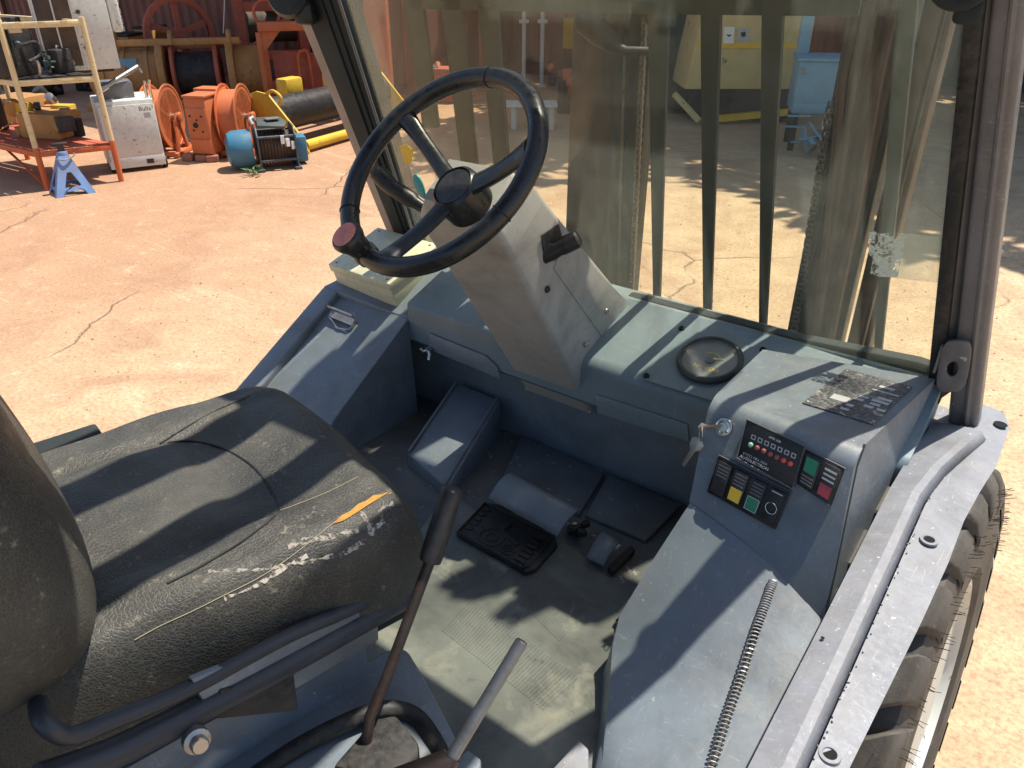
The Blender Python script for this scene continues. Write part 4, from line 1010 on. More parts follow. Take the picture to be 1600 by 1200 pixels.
# ---- lever quadrant at the right of the seat
q_ = [AZ(*p, .90) for p in [(330, 1190), (600, 1010), (635, 1005), (668, 1060), (715, 1150), (720, 1260), (300, 1300)]]
lb = P(MB().prism(q_, (0, 0, -.16)), 'lever_housing', 'cab', bevel=.018, seg=3)
tp_ = [AZ(380, 1225, .90), AZ(470, 1165, .915), AZ(560, 1120, .92), AZ(610, 1108, .915), AZ(650, 1120, .905), AZ(680, 1160, .90), AZ(705, 1215, .89)]
MB().tube(smooth_path(tp_, 8), .0135, 14).build('gaiter_bead', M['rubber'], lb)
MB().prism([AZ(*p, .905) for p in [(520, 1210), (585, 1135), (620, 1128), (655, 1170), (660, 1240)]], (0, 0, .02)).build('gaiter', M['rubber'], lb, bevel=.008)
LX = -.62
g0_ = AX(708, 762, LX); g1_ = AX(672, 876, LX)
lv = P(MB().tube([g1_, AX(600, 1070, LX), AX(578, 1120, LX), AX(570, 1180, LX), AX(570, 1260, LX)], .0085, 12), 'parking_brake_lever', 'levers')
MB().tube([g0_, g0_.lerp(g1_, .03), g0_.lerp(g1_, .1), g0_.lerp(g1_, .9), g1_], [.012, .0155, .0165, .0175, .0165], 18).build('lever_grip', M['black'], lv)
h0 = AZ(815, 1003, 1.12); h1 = AZ(703, 1188, 1.0); h2 = h1 + (h1 - h0) * .6
lv2 = P(MB().tube([h0, h1, h2], .0092, 14), 'hydraulic_lever', 'palerod')
MB().lathe([(.0088, 0), (.0075, .002), (0, .0022)], h0, (h0 - h1), 14).build('lever_end', M['steel'], lv2)
MB().tube([h1 + (h0 - h1) * .03, h1, h1 + V(-.04, -.06, -.03)], [.012, .016, .03], 12).build('lever_clevis', M['rusty'], lv2)
P(MB().prism([AZ(*p, .97) for p in [(690, 1215), (730, 1170), (752, 1185), (745, 1240)]], (0, 0, -.05)), 'lever_bracket', 'cab', bevel=.004)
# bright corner at the bottom of the floor
P(MB().prism([AZ(*p, .80) for p in [(850, 1215), (905, 1155), (920, 1170), (922, 1260), (850, 1260)]], (0, 0, -.04)), 'step_edge', 'fender', bevel=.004)

# ================================================================== LOOSE THINGS IN THE CAB
# rubber mat with raised tractor
mp = [(712, 832), (757, 784), (800, 790), (868, 838), (872, 850), (838, 888), (822, 893)]
mc0 = AZ(790, 840, FZ + .02)
rm = thing('rubber_mat', 'black rubber mat with raised tractor picture lying on the cab floor under the pedal', 'mat', mc0)
zm = FZ + .022
mt = MB().prism([AZ(*p, zm) for p in mp], (0, 0, -.014)).build('mat_base', M['rubber'], rm, bevel=.005)
e4 = [AZ(*p, zm) for p in [(712, 832), (822, 893), (868, 838), (757, 784)]]
def onm(u, v, z=0): return e4[0].lerp(e4[1], u).lerp(e4[3].lerp(e4[2], u), v) + V(0, 0, z)
edge = [onm(u, v, .001) for u, v in ((.02, .03), (.95, .03), (.985, .12), (.985, .97), (.02, .97))]
MB().tube(edge, .004, 8, closed=True).build('rim', M['rubber'], rm)
def mcirc(u, v, r, w):
    c = onm(u, v, .001); return MB().tube([c + V(math.cos(a) * r, math.sin(a) * r, 0) for a in [2 * math.pi * k / 24 for k in range(24)]], w, 6, closed=True)
for u, v, r in ((.40, .30, .030), (.40, .30, .014), (.66, .22, .016), (.66, .22, .006)): mcirc(u, v, r, .0022).build('raised_wheel', M['rubber'], rm)
MB().prism([onm(.44, .52), onm(.70, .36), onm(.72, .44), onm(.50, .62)], (0, 0, .003)).build('raised_body', M['rubber'], rm, bevel=.001)
MB().prism([onm(.40, .58), onm(.46, .54), onm(.50, .78), onm(.40, .80)], (0, 0, .003)).build('raised_cab', M['rubber'], rm, bevel=.001)
for k in range(6):
    v = .10 + k * .13; MB().prism([onm(.80, v), onm(.93, v), onm(.93, v + .07), onm(.80, v + .07)], (0, 0, .004)).build('raised_bar', M['rubber'], rm, bevel=.001)
for k in range(5):
    v = .18 + k * .15; MB().prism([onm(.06, v), onm(.14, v + .02), onm(.14, v + .09), onm(.06, v + .07)], (0, 0, .003)).build('raised_bar', M['rubber'], rm, bevel=.001)
# cream enclosure
fdir = V(.025, math.cos(.289), math.sin(.289)).normalized(); udir = V(0, -math.sin(.289), math.cos(.289)); b0_ = V(-1.726, 1.42, 1.073)
bxc = thing('junction_box', 'cream plastic junction box with lid resting on the left fender beside the steering column', 'box', b0_ + V(.08, .08, 0))
bw = V(.250, -.0065, 0); dep = .207
MB().obox(b0_, bw, fdir * dep, udir * .058).build('box_body', M['cream'], bxc, bevel=.004, seg=3)
MB().obox(b0_ + V(-.004, 0, 0) - fdir * .004 + udir * .0585, bw + V(.008, 0, 0), fdir * (dep + .008), udir * .026).build('lid', M['cream'], bxc, bevel=.004, seg=3)
for u, v in ((.07, .06), (.93, .06), (.07, .94), (.93, .94)):
    MB().lathe([(.004, 0), (.0035, .0012), (0, .0006)], b0_ + bw * u + fdir * dep * v + udir * .0846, udir, 12).build('lid_screw', M['postgrey'], bxc)

# ================================================================== THE YARD
def G(x, y): return AZ(x, y, 0.0)
def local(o, ex):      # frame on the ground: origin, first horizontal direction, second to its left
    ex = Vector((ex[0], ex[1], 0)).normalized(); ey = Vector((-ex.y, ex.x, 0)); o = Vector(o)
    return lambda a, b, c=0: o + ex * a + ey * b + V(0, 0, c), ex, ey
def bar(mb, a, b, w, h, upv=V(0, 0, 1)):
    a = Vector(a); b = Vector(b); t = (b - a).normalized(); s_ = t.cross(upv); s_ = s_.normalized() if s_.length > 1e-4 else V(1, 0, 0); u_ = s_.cross(t).normalized()
    return mb.obox(a - s_ * w / 2 - u_ * h / 2, s_ * w, b - a, u_ * h)
def B(name, mat, par, a, b, w, h, **k): return bar(MB(), a, b, w, h).build(name, M[mat], par, **k)

# ---- rack
r0 = G(75, 297); r1 = G(190, 283)
rk = thing('storage_rack', 'cream and orange steel storage rack standing at the left edge of the yard', 'rack', r0)
zb, zm1, zt = AD(75, 240, r0).z, AD(40, 130, r0).z, AD(18, 40, r0).z
ex = (r1 - r0).normalized(); rw = (r1 - r0).length; rd = 1.7; ey = AZ(0, 226, zb) - AZ(63, 240, zb); ey.z = 0; ey.normalize()
def L(a, b, c=0): return r0 + ex * a + ey * b + V(0, 0, c)
for a, b in ((0, 0), (rw, 0), (0, rd), (rw, rd)):
    MB().cyl(L(a, b), L(a, b, zb + .06), .026, 14).build('post_foot', M['rack_orange'], rk)
    MB().cyl(L(a, b, zb + .06), L(a, b, zt + .05), .025, 14).build('post', M['cream_rack'], rk)
for z, m in ((zb, 'rack_orange'), (zm1, 'cream_rack'), (zt, 'cream_rack')):
    for (a0_, b0__, a1_, b1__) in ((0, 0, rw, 0), (0, rd, rw, rd), (0, 0, 0, rd), (rw, 0, rw, rd)):
        B('shelf_beam', m, rk, L(a0_, b0__, z), L(a1_, b1__, z), .035, .05, bevel=.006)
    for k in range(3): MB().box(L(rw * (.22 + .27 * k), -.018, z + .012), (.06, .012, .03), math.atan2(ex.y, ex.x)).build('beam_clip', M[m], rk, bevel=.003)
for z, m in ((zb, 'orangered'), (zm1, 'machinery')):
    for k in range(6): MB().prism([L(rw * (k + .08) / 6, .01, z + .028), L(rw * (k + .92) / 6, .01, z + .028), L(rw * (k + .92) / 6, rd - .01, z + .028), L(rw * (k + .08) / 6, rd - .01, z + .028)], (0, 0, .012)).build('shelf_plank', M[m], rk)
B('brace', 'rack_orange', rk, L(0, .02, .04), L(0, .62, zb + .02), .025, .008)
B('brace', 'cream_rack', rk, L(0, .02, zt), L(0, .30, zm1 + .25), .025, .008)
# engine on the shelf
def lump(name, label, cat, base, size, n, mat, seed, mats=None, grp=None):
    rnd = random.Random(seed); t = thing(name, label, cat, base, grp); b = Vector(base)
    MB().box(b + V(0, 0, size[2] * .4), (size[0] * .6, size[1] * .6, size[2] * .8), .4).build('block', M[mat], t, bevel=.02)
    for k in range(n):
        c = b + V(rnd.uniform(-.45, .45) * size[0], rnd.uniform(-.45, .45) * size[1], rnd.uniform(.12, .9) * size[2]); q = rnd.random(); mm = M[rnd.choice(mats or [mat])]
        d = V(rnd.gauss(0, 1), rnd.gauss(0, 1), rnd.gauss(0, .6)).normalized(); s_ = rnd.uniform(.1, .28) * size[0]
        if q < .35: MB().cyl(c - d * s_ * .4, c + d * s_ * .4, s_ * rnd.uniform(.25, .6), 16).build('housing', mm, t, bevel=.006)
        elif q < .6: MB().tube(smooth_path([c, c + d * s_, c + d * s_ + V(0, 0, -s_ * .8), c + V(s_ * .6, 0, -s_)], 5), rnd.uniform(.008, .016), 8).build('pipe', mm, t)
        else: MB().box(c, (s_, s_ * rnd.uniform(.3, 1), s_ * rnd.uniform(.3, .9)), rnd.random() * 3).build('casting', mm, t, bevel=.008)
    return t
lump('engine', 'dark oily engine on the middle shelf of the rack', 'engine', AZ(22, 118, zm1 + .04), (.55, .55, .50), 26, 'machinery', 3, ['machinery', 'machinery', 'steel', 'winchdark'])
lump('gearbox', 'yellow gearbox machinery on the low orange shelf of the rack', 'gearbox', AZ(85, 212, zb + .04), (.75, .60, .30), 26, 'ochre', 5, ['ochre', 'ochre', 'yellow', 'machinery'])
lump('engine', 'dark greasy engine on the low orange shelf at the left edge of the picture', 'engine', AZ(-20, 205, zb + .04), (.5, .5, .42), 16, 'machinery', 8, ['machinery', 'winchdark', 'steel'])
# white cabinet with brown mesh panels, behind
wc0 = AZ(62, 112, zm1 + .045) - ey * .12
wcab = thing('radiator_cabinet', 'white metal cabinet with two brown mesh panels on the rack shelf', 'cabinet', wc0)
LL, wx, wy = local(wc0 + V(.1, .2, 0), ex); ang = math.atan2(ex.y, ex.x)
WBm = Matrix.Rotation(ang, 3, 'Z')
MB().box(LL(.10, .18, .40), (.62, .36, .80), ang).build('cabinet_body', M['whitemetal'], wcab, bevel=.01)
for k in range(2):
    MB().box(LL(-.12 + k * .15, -.008, .38), (.135, .012, .66), ang).build('mesh_panel', M['drumbrown'], wcab)
for k in range(3): MB().box(LL(-.195 + k * .15, -.014, .38), (.014, .012, .70), ang).build('panel_frame', M['whitemetal'], wcab)
for z in (.035, .725): MB().box(LL(-.045, -.014, z), (.30, .012, .014), ang).build('panel_frame', M['whitemetal'], wcab)
for z in (.2, .5): MB().box(LL(.16, -.012, z), (.03, .02, .03), ang).build('hinge', M['machinery'], wcab)
MB().box(LL(.47, .20, .52), (.10, .30, .42), ang).build('side_duct', M['whitemetal'], wcab, bevel=.03, seg=3)
MB().box(LL(.10, .18, -.012), (.5, .3, .024), ang).build('cabinet_foot', M['machinery'], wcab)
lump('scrap_fittings', 'dark jagged fittings beside the right post of the rack shelf', 'fittings', L(rw * .80, .25, zm1 + .04), (.20, .3, .26), 14, 'machinery', 11, ['machinery', 'darkgreen', 'steel'])

# ---- jack stand
j0 = (G(82, 307) + G(148, 302)) / 2 + V(-.12, .05, 0)
jk = thing('jack_stand', 'faded blue steel jack stand on the red ground in front of the rack', 'jack stand', j0)
J, jx, jy = local(j0, G(148, 302) - G(95, 310)); jh = .34; jb = .17; jt_ = .045
def jplate(f):
    o = [f(-jb, 0), f(-jb * .62, 0), f(-jb * .5, .04), f(jb * .5, .04), f(jb * .62, 0), f(jb, 0), f(jt_, jh), f(-jt_, jh)]
    i_ = [f(-.07, .075), f(-.03, .075), f(0, .075), f(.02, .075), f(.05, .075), f(.07, .085), f(.018, .20), f(-.018, .20)]
    return o, i_
for k, (sx, sy) in enumerate(((jx, jy), (jy, -jx), (-jx, -jy), (-jy, jx))):
    def f(u, h, sx=sx, sy=sy):
        off = jb + (jt_ - jb) * h / jh; return j0 + sx * u - sy * off + V(0, 0, h)
    o, i_ = jplate(f); MB().ring(o, i_, sy * .004).build('leg_plate', M['jackblue'], jk)
MB().cyl(J(0, 0, jh - .12), J(0, 0, jh + .09), .028, 14).build('ratchet_bar', M['machinery'], jk)
MB().cyl(J(0, 0, jh - .02), J(0, 0, jh + .035), .046, 16).build('collar', M['jackblue'], jk, bevel=.006)
MB().prism([J(-.065, -.03, jh + .09), J(.065, -.03, jh + .09), J(.065, .03, jh + .09), J(-.065, .03, jh + .09)], (0, 0, .018)).build('saddle', M['machinery'], jk, bevel=.005)
MB().tube(smooth_path([J(-.06, -.06, jh - .02), J(0, -.085, jh - .03), J(.08, -.05, jh - .01), J(.10, .02, jh - .0)], 5), .008, 8).build('lock_lever', M['steel'], jk)

# ---- white cart (welder)
c0 = G(175, 272); c1 = G(262, 262); cw = (c1 - c0).length
ct = thing('machine_cart', 'scratched white steel machine cart on castors beside the rack', 'cart', c0)
K, kx, ky_ = local(c0, c1 - c0); ka = math.atan2(kx.y, kx.x); hz = AD(157, 160, c0).z
MB().box(K(cw / 2, .28, hz / 2 + .03), (cw, .54, hz - .06), ka).build('cart_body', M['whitemetal'], ct, bevel=.015)
MB().box(K(cw / 2, -.006, hz * .58), (cw - .03, .012, hz * .72), ka).build('front_panel', M['whitemetal'], ct, bevel=.004)
MB().box(K(cw / 2, -.004, hz * .14), (cw - .01, .016, .11), ka).build('kick_panel', M['whitemetal'], ct, bevel=.004)
MB().box(K(cw * .72, -.014, hz * .13), (.07, .008, .045), ka).build('vent', M['machinery'], ct)
text('Bulla', .06, K(cw * .82, -.0135, hz * .87), kx, V(0, 0, 1), 'cart_lettering', M['black'], ct)
MB().box(K(cw * .84, -.013, hz * .78), (.06, .004, .05), ka).build('rating_sticker', M['greyprint'], ct)
MB().box(K(cw * .42, .30, hz + .07), (cw * .62, .30, .16), ka).build('control_box', M['postgrey'], ct, bevel=.01)
for u in (.06, .98):
    for b in (.06, .46): MB().lathe([(0, -.025), (.055, -.025), (.06, -.012), (.06, .012), (.055, .025), (0, .025)], K(cw * u, b, .06), kx, 20).build('castor', M['rubber'], ct)
ha, hb = AD(152, 143, c0) , AD(215, 104, c0 + V(-.3, 0, 0))
MB().tube([ha, hb], .022, 12).build('handle_bar', M['steel'], ct)
MB().tube([hb, hb + V(.02, .02, -.06)], .012, 8).build('handle_end', M['steel'], ct)
MB().tube([ha, ha.lerp(hb, .22)], .034, 12).build('handle_grip', M['steel'], ct)
for px in ((229, 150), (236, 148)):
    p = AD(*px, c0 + V(-.1, .1, 0)); MB().tube([p - V(0, 0, .05), p + V(0, 0, .10), p + V(.01, .01, .14)], .016, 8).build('gas_valve', M['chrome'], ct)

# ---- orange reels and gearbox between them
def reel(base, axis, r, w, label, name='cable_reel'):
    t = thing(name, label, 'cable reel', base, 'orange cable reels'); axis = Vector((axis[0], axis[1], 0)).normalized(); b = Vector(base); sd_ = Vector((-axis.y, axis.x, 0))
    c = b + V(0, 0, .06 + r)
    for s_ in (-1, 1):
        MB().lathe([(.05, 0), (r, 0), (r, .012), (r - .02, .012), (r - .025, .006), (.05, .006)], c + axis * (s_ * w / 2) - axis * .006, axis, 48, capped=False).build('flange', M['orange'], t)
    MB().cyl(c - axis * w / 2, c + axis * w / 2, r * .82, 40).build('drum', M['orange'], t)
    MB().cyl(c - axis * (w / 2 + .09), c + axis * (w / 2 + .09), .03, 16).build('axle', M['steel'], t)
    for s_ in (-1, 1):
        o_ = c + axis * s_ * (w / 2 + .06)
        for q in (-1, 1): bar(MB(), V(o_.x, o_.y, 0) + sd_ * q * .16 + V(0, 0, .0), o_ + V(0, 0, .03), .05, .03, axis).build('stand_leg', M['orange'], t, bevel=.004)
        bar(MB(), V(o_.x, o_.y, .03) - sd_ * .24, V(o_.x, o_.y, .03) + sd_ * .24, .05, .05).build('stand_foot', M['orange'], t, bevel=.004)
        MB().cyl(o_ + axis * s_ * .02, o_ + axis * s_ * .05, .05, 16).build('bearing', M['orange'], t, bevel=.004)
    for q in (-1, 1): bar(MB(), V(c.x, c.y, .05) - axis * (w / 2 + .06) + sd_ * q * .22, V(c.x, c.y, .05) + axis * (w / 2 + .06) + sd_ * q * .22, .04, .05).build('stand_rail', M['orange'], t, bevel=.004)
    return t
ax = (c1 - c0).normalized()
rb1 = G(276, 244) + V(-.16, .02, 0); reel(rb1, V(.8, .6, 0), .34, .20, 'orange steel cable reel between the white cart and the orange box')
rb2 = G(384, 242) + V(-.10, .02, 0); reel(rb2, V(.8, .6, 0), .34, .20, 'orange steel cable reel behind the blue winch')
ob0 = G(303, 251); ob = thing('gearbox_cabinet', 'tall orange steel gearbox housing on wooden blocks between the two reels', 'gearbox', ob0)
O, ox, oy = local(ob0 + V(0, 0, 0), G(345, 253) - ob0); oa = math.atan2(ox.y, ox.x); oh = AD(295, 152, ob0).z
MB().box(O(.13, .16, .07 + (oh - .07) / 2), (.24, .32, oh - .07), oa).build('housing', M['orange'], ob, bevel=.01)
MB().box(O(.13, .16, oh + .012), (.26, .34, .024), oa).build('lid', M['orange'], ob, bevel=.005)
MB().box(O(.10, .40, oh - .10), (.28, .2, .30), oa).build('rear_lid', M['orange'], ob, bevel=.008)
MB().box(O(.13, -.006, oh * .62), (.23, .012, oh * .45), oa).build('front_plate', M['orange'], ob, bevel=.004)
MB().box(O(.13, -.006, oh * .24), (.23, .012, oh * .22), oa).build('front_plate', M['orange'], ob, bevel=.004)
for u, h in ((.06, .72), (.12, .60), (.19, .72), (.08, .5), (.18, .48), (.13, .66)): MB().lathe([(.011, 0), (.010, .008), (0, .01)], O(u, -.012, oh * h), -oy, 8).build('bolt', M['machinery'], ob)
MB().lathe([(.028, 0), (.026, .012), (.012, .014), (0, .006)], O(.11, -.012, oh * .58), -oy, 16).build('sight_plug', M['machinery'], ob)
bar(MB(), O(.268, .10, oh * .62), O(.268, .30, oh * .22), .03, .02, ox).build('brace', M['orange'], ob)
for i, (u, lab) in enumerate(((-.05, 'left end red wooden block under the orange gearbox'), (.10, 'middle red wooden block under the orange gearbox'), (.22, 'right end red wooden block under the orange gearbox'))):
    p = O(u, .02, 0); tag(MB().box(p + V(0, 0, .034), (.12, .14, .068), oa + .2 * i).build('wood_block', M['brick'], None, bevel=.008, origin=p), lab, 'block', 'blocks under the gearbox')

# ---- blue winch
w0 = G(392, 268); w1 = G(468, 261)
wv = thing('electric_winch', 'blue and black electric rope winch with round motor on the ground', 'winch', w0)
X_, wxd, wyd = local(w0, w1 - w0); wlen = (w1 - w0).length; wr = .19; wa = math.atan2(wxd.y, wxd.x)
MB().lathe([(0, -.20), (.10, -.195), (.16, -.17), (.185, -.12), (.19, 0), (.19, .06), (0, .06)], X_(.0, .16, .20), wxd, 40).build('motor', M['winchblue'], wv)
for u in (.10, wlen - .02):
    MB().prism([X_(u, -.08, 0), X_(u, .42, 0), X_(u, .40, .34), X_(u, .30, .42), X_(u, .02, .42), X_(u, -.06, .34)], wxd * .016).build('side_plate', M['winchdark'], wv, bevel=.004)
    MB().box(X_(u, .17, .014), (.07, .56, .028), wa).build('foot', M['winchdark'], wv, bevel=.004)
MB().cyl(X_(.11, .17, .20), X_(wlen - .02, .17, .20), .155, 32).build('rope_drum', M['drumbrown'], wv)
for k in range(9):
    c = X_(.15 + (wlen - .2) * k / 9, .17, .20); MB().tube([c + (wyd * math.cos(a) + V(0, 0, 1) * math.sin(a)) * .158 for a in [2 * math.pi * q / 28 for q in range(28)]], .012, 6, closed=True).build('rope_turn', M['drumbrown'], wv)
for b, z in ((-.05, .10), (-.03, .33), (.38, .33)): MB().cyl(X_(.10, b, z), X_(wlen, b, z), .014, 12).build('tie_bar', M['winchdark'], wv)
MB().prism([X_(.13, .0, .42), X_(.40, -.03, .40), X_(.44, .12, .42), X_(.40, .32, .44), X_(.16, .34, .44)], (0, 0, .03)).build('top_cover', M['darkgreen'], wv, bevel=.012)
MB().box(X_(.30, .18, .475), (.14, .12, .012), wa + .2).build('terminal_lid', M['postgrey'], wv, bevel=.003)
MB().tube([X_(.10, .1, .44), X_(.08, .14, .49), X_(.12, .24, .49), X_(.14, .26, .45)], .016, 10).build('lifting_eye', M['greyprint'], wv)
MB().box(X_(wlen + .06, .20, .16), (.12, .22, .26), wa).build('gear_end', M['winchblue'], wv, bevel=.02)
for k in range(3): MB().box(X_(wlen - .14 + .05 * k, -.05, .30 - .03 * k), (.035, .02, .08), wa + .4 * k).build('torn_tag', M['white'], wv)

# ---- yellow roller frame with black drum
y0 = G(478, 240); y1 = G(532, 224)
yr = thing('roller_frame', 'yellow steel frame holding a long black roller drum', 'roller', y0)
Y_, yx, yy = local(y0, y1 - y0); ya = math.atan2(yx.y, yx.x); yl = 2.1
for u in (0, yl):
    MB().prism([Y_(u, -.05, 0), Y_(u, .08, 0), Y_(u, .95, .42), Y_(u, .95, .50), Y_(u, .62, .62), Y_(u, .45, .60), Y_(u, .02, .16)], yx * .03).build('end_plate', M['yellow'], yr, bevel=.008)
MB().cyl(Y_(.03, .50, .36), Y_(yl, .50, .36), .19, 40).build('drum', M['drumblack'], yr)
MB().cyl(Y_(.03, .02, .08), Y_(yl, .02, .08), .055, 20).build('front_tube', M['yellow'], yr)
MB().cyl(Y_(.03, .88, .42), Y_(yl, .88, .42), .045, 16).build('rear_tube', M['yellow'], yr)
MB().tube(smooth_path([Y_(.0, .30, .50), Y_(0, .26, .58), Y_(0, .36, .64), Y_(0, .46, .60)], 5), .018, 8).build('lifting_loop', M['yellow'], yr)
for u, z in ((.9, .62), (1.75, .60)): MB().box(Y_(u, .95, z - .08), (.30, .18, .2), ya).build('bearing_box', M['yellow'], yr, bevel=.03)

# ---- weed
wd = G(397, 274); wm = MB()
for k in range(26):
    a = random.uniform(0, 6.28); r = random.uniform(.02, .10); h = random.uniform(.02, .09); c = wd + V(math.cos(a) * r, math.sin(a) * r, h); s_ = V(-math.sin(a), math.cos(a), 0) * .012; o_ = V(math.cos(a), math.sin(a), .4) * .03
    wm.prism([c - o_, c + s_, c + o_, c - s_], (0, 0, .002))
wp_ = thing('weed', 'small green weed growing at the foot of the blue winch', 'weed', wd)
wm.build('leaves', M['leafsmall'], wp_, smooth=False)['kind'] = 'stuff'
MB().tube([wd, wd + V(.01, 0, .06)], .004, 6).build('stem', M['leafsmall'], wp_)

# ---- big ochre winch in the shade
z0 = G(258, 168)
zw = thing('large_winch', 'large ochre drum winch with red inner flanges in the shade of the container', 'winch', z0)
Zf0, zx, zy = local(z0 + V(-.1, .05, 0), V(.62, .78, 0)); za = math.atan2(zx.y, zx.x)
def Zf(a, b, c=0): return Zf0(a, b * .8, c * .84)
def zdisc(u, r, w, mat, name): MB().lathe([(0, 0), (r * .84, 0), (r * .84, w), (0, w)], Zf(u, .35, .50), zx, 48).build(name, M[mat], zw, bevel=.012)
MB().lathe([(0, -.95), (.25, -.94), (.32, -.86), (.35, -.60), (.35, 0), (0, 0)], Zf(0, .35, .50), zx, 40).build('motor_housing', M['ochre'], zw)
for u in (-.75, -.45, -.15): MB().lathe([(.33, 0), (.375, 0), (.375, .05), (.33, .05)], Zf(u, .35, .50), zx, 40, capped=False).build('housing_band', M['ochre'], zw)
zdisc(.02, .55, .10, 'ochre', 'outer_flange'); zdisc(.20, .50, .05, 'orangered', 'inner_flange'); zdisc(.25, .34, .55, 'machinery', 'drum'); zdisc(.80, .52, .06, 'orangered', 'inner_flange'); zdisc(.98, .56, .10, 'ochre', 'outer_flange'); zdisc(1.08, .42, .42, 'ochre', 'gear_drum')
for z in (1.02, .92): B('top_bar', 'ochre', zw, Zf(-.55, .15 if z > 1 else .6, z), Zf(1.2, .15 if z > 1 else .6, z), .10, .09, bevel=.01)
for u in (-.5, .25, 1.05): MB().tube([Zf(u, .10, .98)] + [Zf(u, .20 - .1 * math.cos(a), 1.04 + .12 * math.sin(a)) for a in (0, .8, 1.57, 2.3, 3.14)] + [Zf(u, .30, .98)], .035, 10).build('lifting_eye', M['ochre'], zw)
MB().box(Zf(.2, .35, .05), (2.4, .9, .10), za).build('skid', M['ochre'], zw, bevel=.01)
for u in (-.6, 1.0): MB().prism([Zf(u, -.05, .1), Zf(u, .75, .1), Zf(u, .60, .5), Zf(u, .1, .5)], zx * .06).build('pedestal', M['ochre'], zw, bevel=.008)
MB().box(Zf(-.35, -.06, .72), (.22, .02, .12), za).build('name_plate', M['cabblue'], zw)
# ochre boxes further left
for (px, py, sz, lab) in (((208, 128), 0, (.5, .5, .75), 'ochre steel housing deep in shade left of the large winch'), ((250, 118), 0, (.35, .5, .8), 'narrow ochre steel housing against the container behind the large winch')):
    p = G(px[0] if isinstance(px, tuple) else px, 128 if sz[0] == .5 else 118)
    t = thing('machine_housing', lab, 'housing', p); MB().box(p + V(0, 0, sz[2] / 2), sz, .5).build('housing_body', M['ochre'], t, bevel=.02); MB().box(p + V(0, 0, sz[2] + .02), (sz[0] * 1.05, sz[1] * 1.05, .04), .5).build('housing_lid', M['machinery'], t, bevel=.01)
    MB().box(p + V(.26 * .88, -.2, sz[2] * .5), (.05, .3, .3), .5).build('inspection_cover', M['machinery'], t, bevel=.008)

# ---- orange red hoist frame with pulley wheel and hanging rope
q0_ = G(405, 150) + V(-.2, .5, 0)
hf = thing('hoist_frame', 'tall orange red hoist frame with a spoked pulley wheel against the container', 'hoist', q0_)
Q, qx, qy = local(q0_, V(.55, .83, 0)); qa = math.atan2(qx.y, qx.x)
for u in (-.42, .55):
    for b in (0, .7): B('upright', 'orangered', hf, Q(u, b, 0), Q(u * .9, b, 2.3), .14, .14, bevel=.01)
for z in (.55, 1.25, 2.25):
    B('cross_beam', 'orangered', hf, Q(-.42, 0, z), Q(.55, 0, z), .12, .14, bevel=.01)
    B('side_beam', 'orangered', hf, Q(.55, 0, z), Q(.55, .7, z), .10, .12, bevel=.01)
B('diagonal', 'orangered', hf, Q(-.35, .02, .6), Q(.5, .02, 1.2), .07, .08); B('diagonal', 'orangered', hf, Q(-.35, .1, 1.3), Q(.5, .1, 2.2), .07, .08)
MB().cyl(Q(-.3, .35, .95), Q(.45, .35, .95), .24, 32).build('rope_drum', M['drumbrown'], hf)
pwc = AD(303, 52, q0_) + V(-.15, -.15, 0); paxis = qy * -1 + qx * .3; paxis.normalize()
pw = MB().lathe([(.44, -.05), (.52, -.05), (.52, -.02), (.48, 0), (.52, .02), (.52, .05), (.44, .05)], pwc, paxis, 48, capped=False).build('pulley_wheel', M['orangered'], hf)
MB().cyl(pwc - paxis * .09, pwc + paxis * .09, .09, 20).build('pulley_hub', M['orangered'], pw)
pu = paxis.cross(V(0, 0, 1)).normalized(); pv = V(0, 0, 1)
for k in range(5):
    a = 2 * math.pi * k / 5 + .3; d = pu * math.cos(a) + pv * math.sin(a); bar(MB(), pwc + d * .06, pwc + d * .46, .09, .03, paxis).build('pulley_spoke', M['orangered'], pw)
MB().lathe([(.20, -.04), (.26, -.04), (.26, .04), (.20, .04)], pwc - V(0, 0, .62) + paxis * -.05, paxis, 36, capped=False).build('guide_wheel', M['orangered'], hf)
B('pulley_post', 'orangered', hf, V(pwc.x, pwc.y, 0) + qy * .15, pwc + qy * .15, .14, .12)
rp = AD(350, 0, q0_) + V(.3, -.2, 0)
hr = thing('rope', 'white knotted rope hanging from the orange red hoist frame', 'rope', rp - V(0, 0, .6))
MB().tube([rp + V(0, 0, .6), rp, AD(349, 52, rp)], .009, 7).build('rope_line', M['rope'], hr)
kb = AD(350, 58, rp); kp = [kb + V(.06 * math.sin(2.1 * i), .06 * math.cos(1.7 * i), -.012 * i + .05 * math.sin(3.1 * i)) for i in range(14)]
MB().tube(smooth_path(kp, 6), .012, 7).build('rope_knot', M['rope'], hr)

# ---- second orange red frame at the left post, with gusset
s0 = G(455, 190); 
sf = thing('support_frame', 'orange red steel support frame with diagonal leg behind the black roller', 'frame', s0)
zt_ = AD(440, 78, s0 + V(-1.2, .5, 0)).z
base = s0 + V(-1.0, .6, 0); Sx, sx2, sy2 = local(base, V(.60, .80, 0))
B('top_beam', 'orange', sf, Sx(-.15, 0, 1.08), Sx(1.6, 0, 1.08), .16, .12, bevel=.008)
B('upright', 'orange', sf, Sx(.85, 0, 0), Sx(.85, 0, 2.4), .14, .14, bevel=.008)
B('diagonal', 'orange', sf, Sx(.55, -.02, 1.0), Sx(1.55, -.02, .05), .10, .10, bevel=.006)
MB().prism([Sx(-.15, 0, 1.02), Sx(.15, 0, 1.02), Sx(-.12, 0, .72)], sy2 * .03).build('gusset', M['orange'], sf)
B('upright', 'orange', sf, Sx(-.12, .05, 0), Sx(-.12, .05, 1.0), .10, .10)
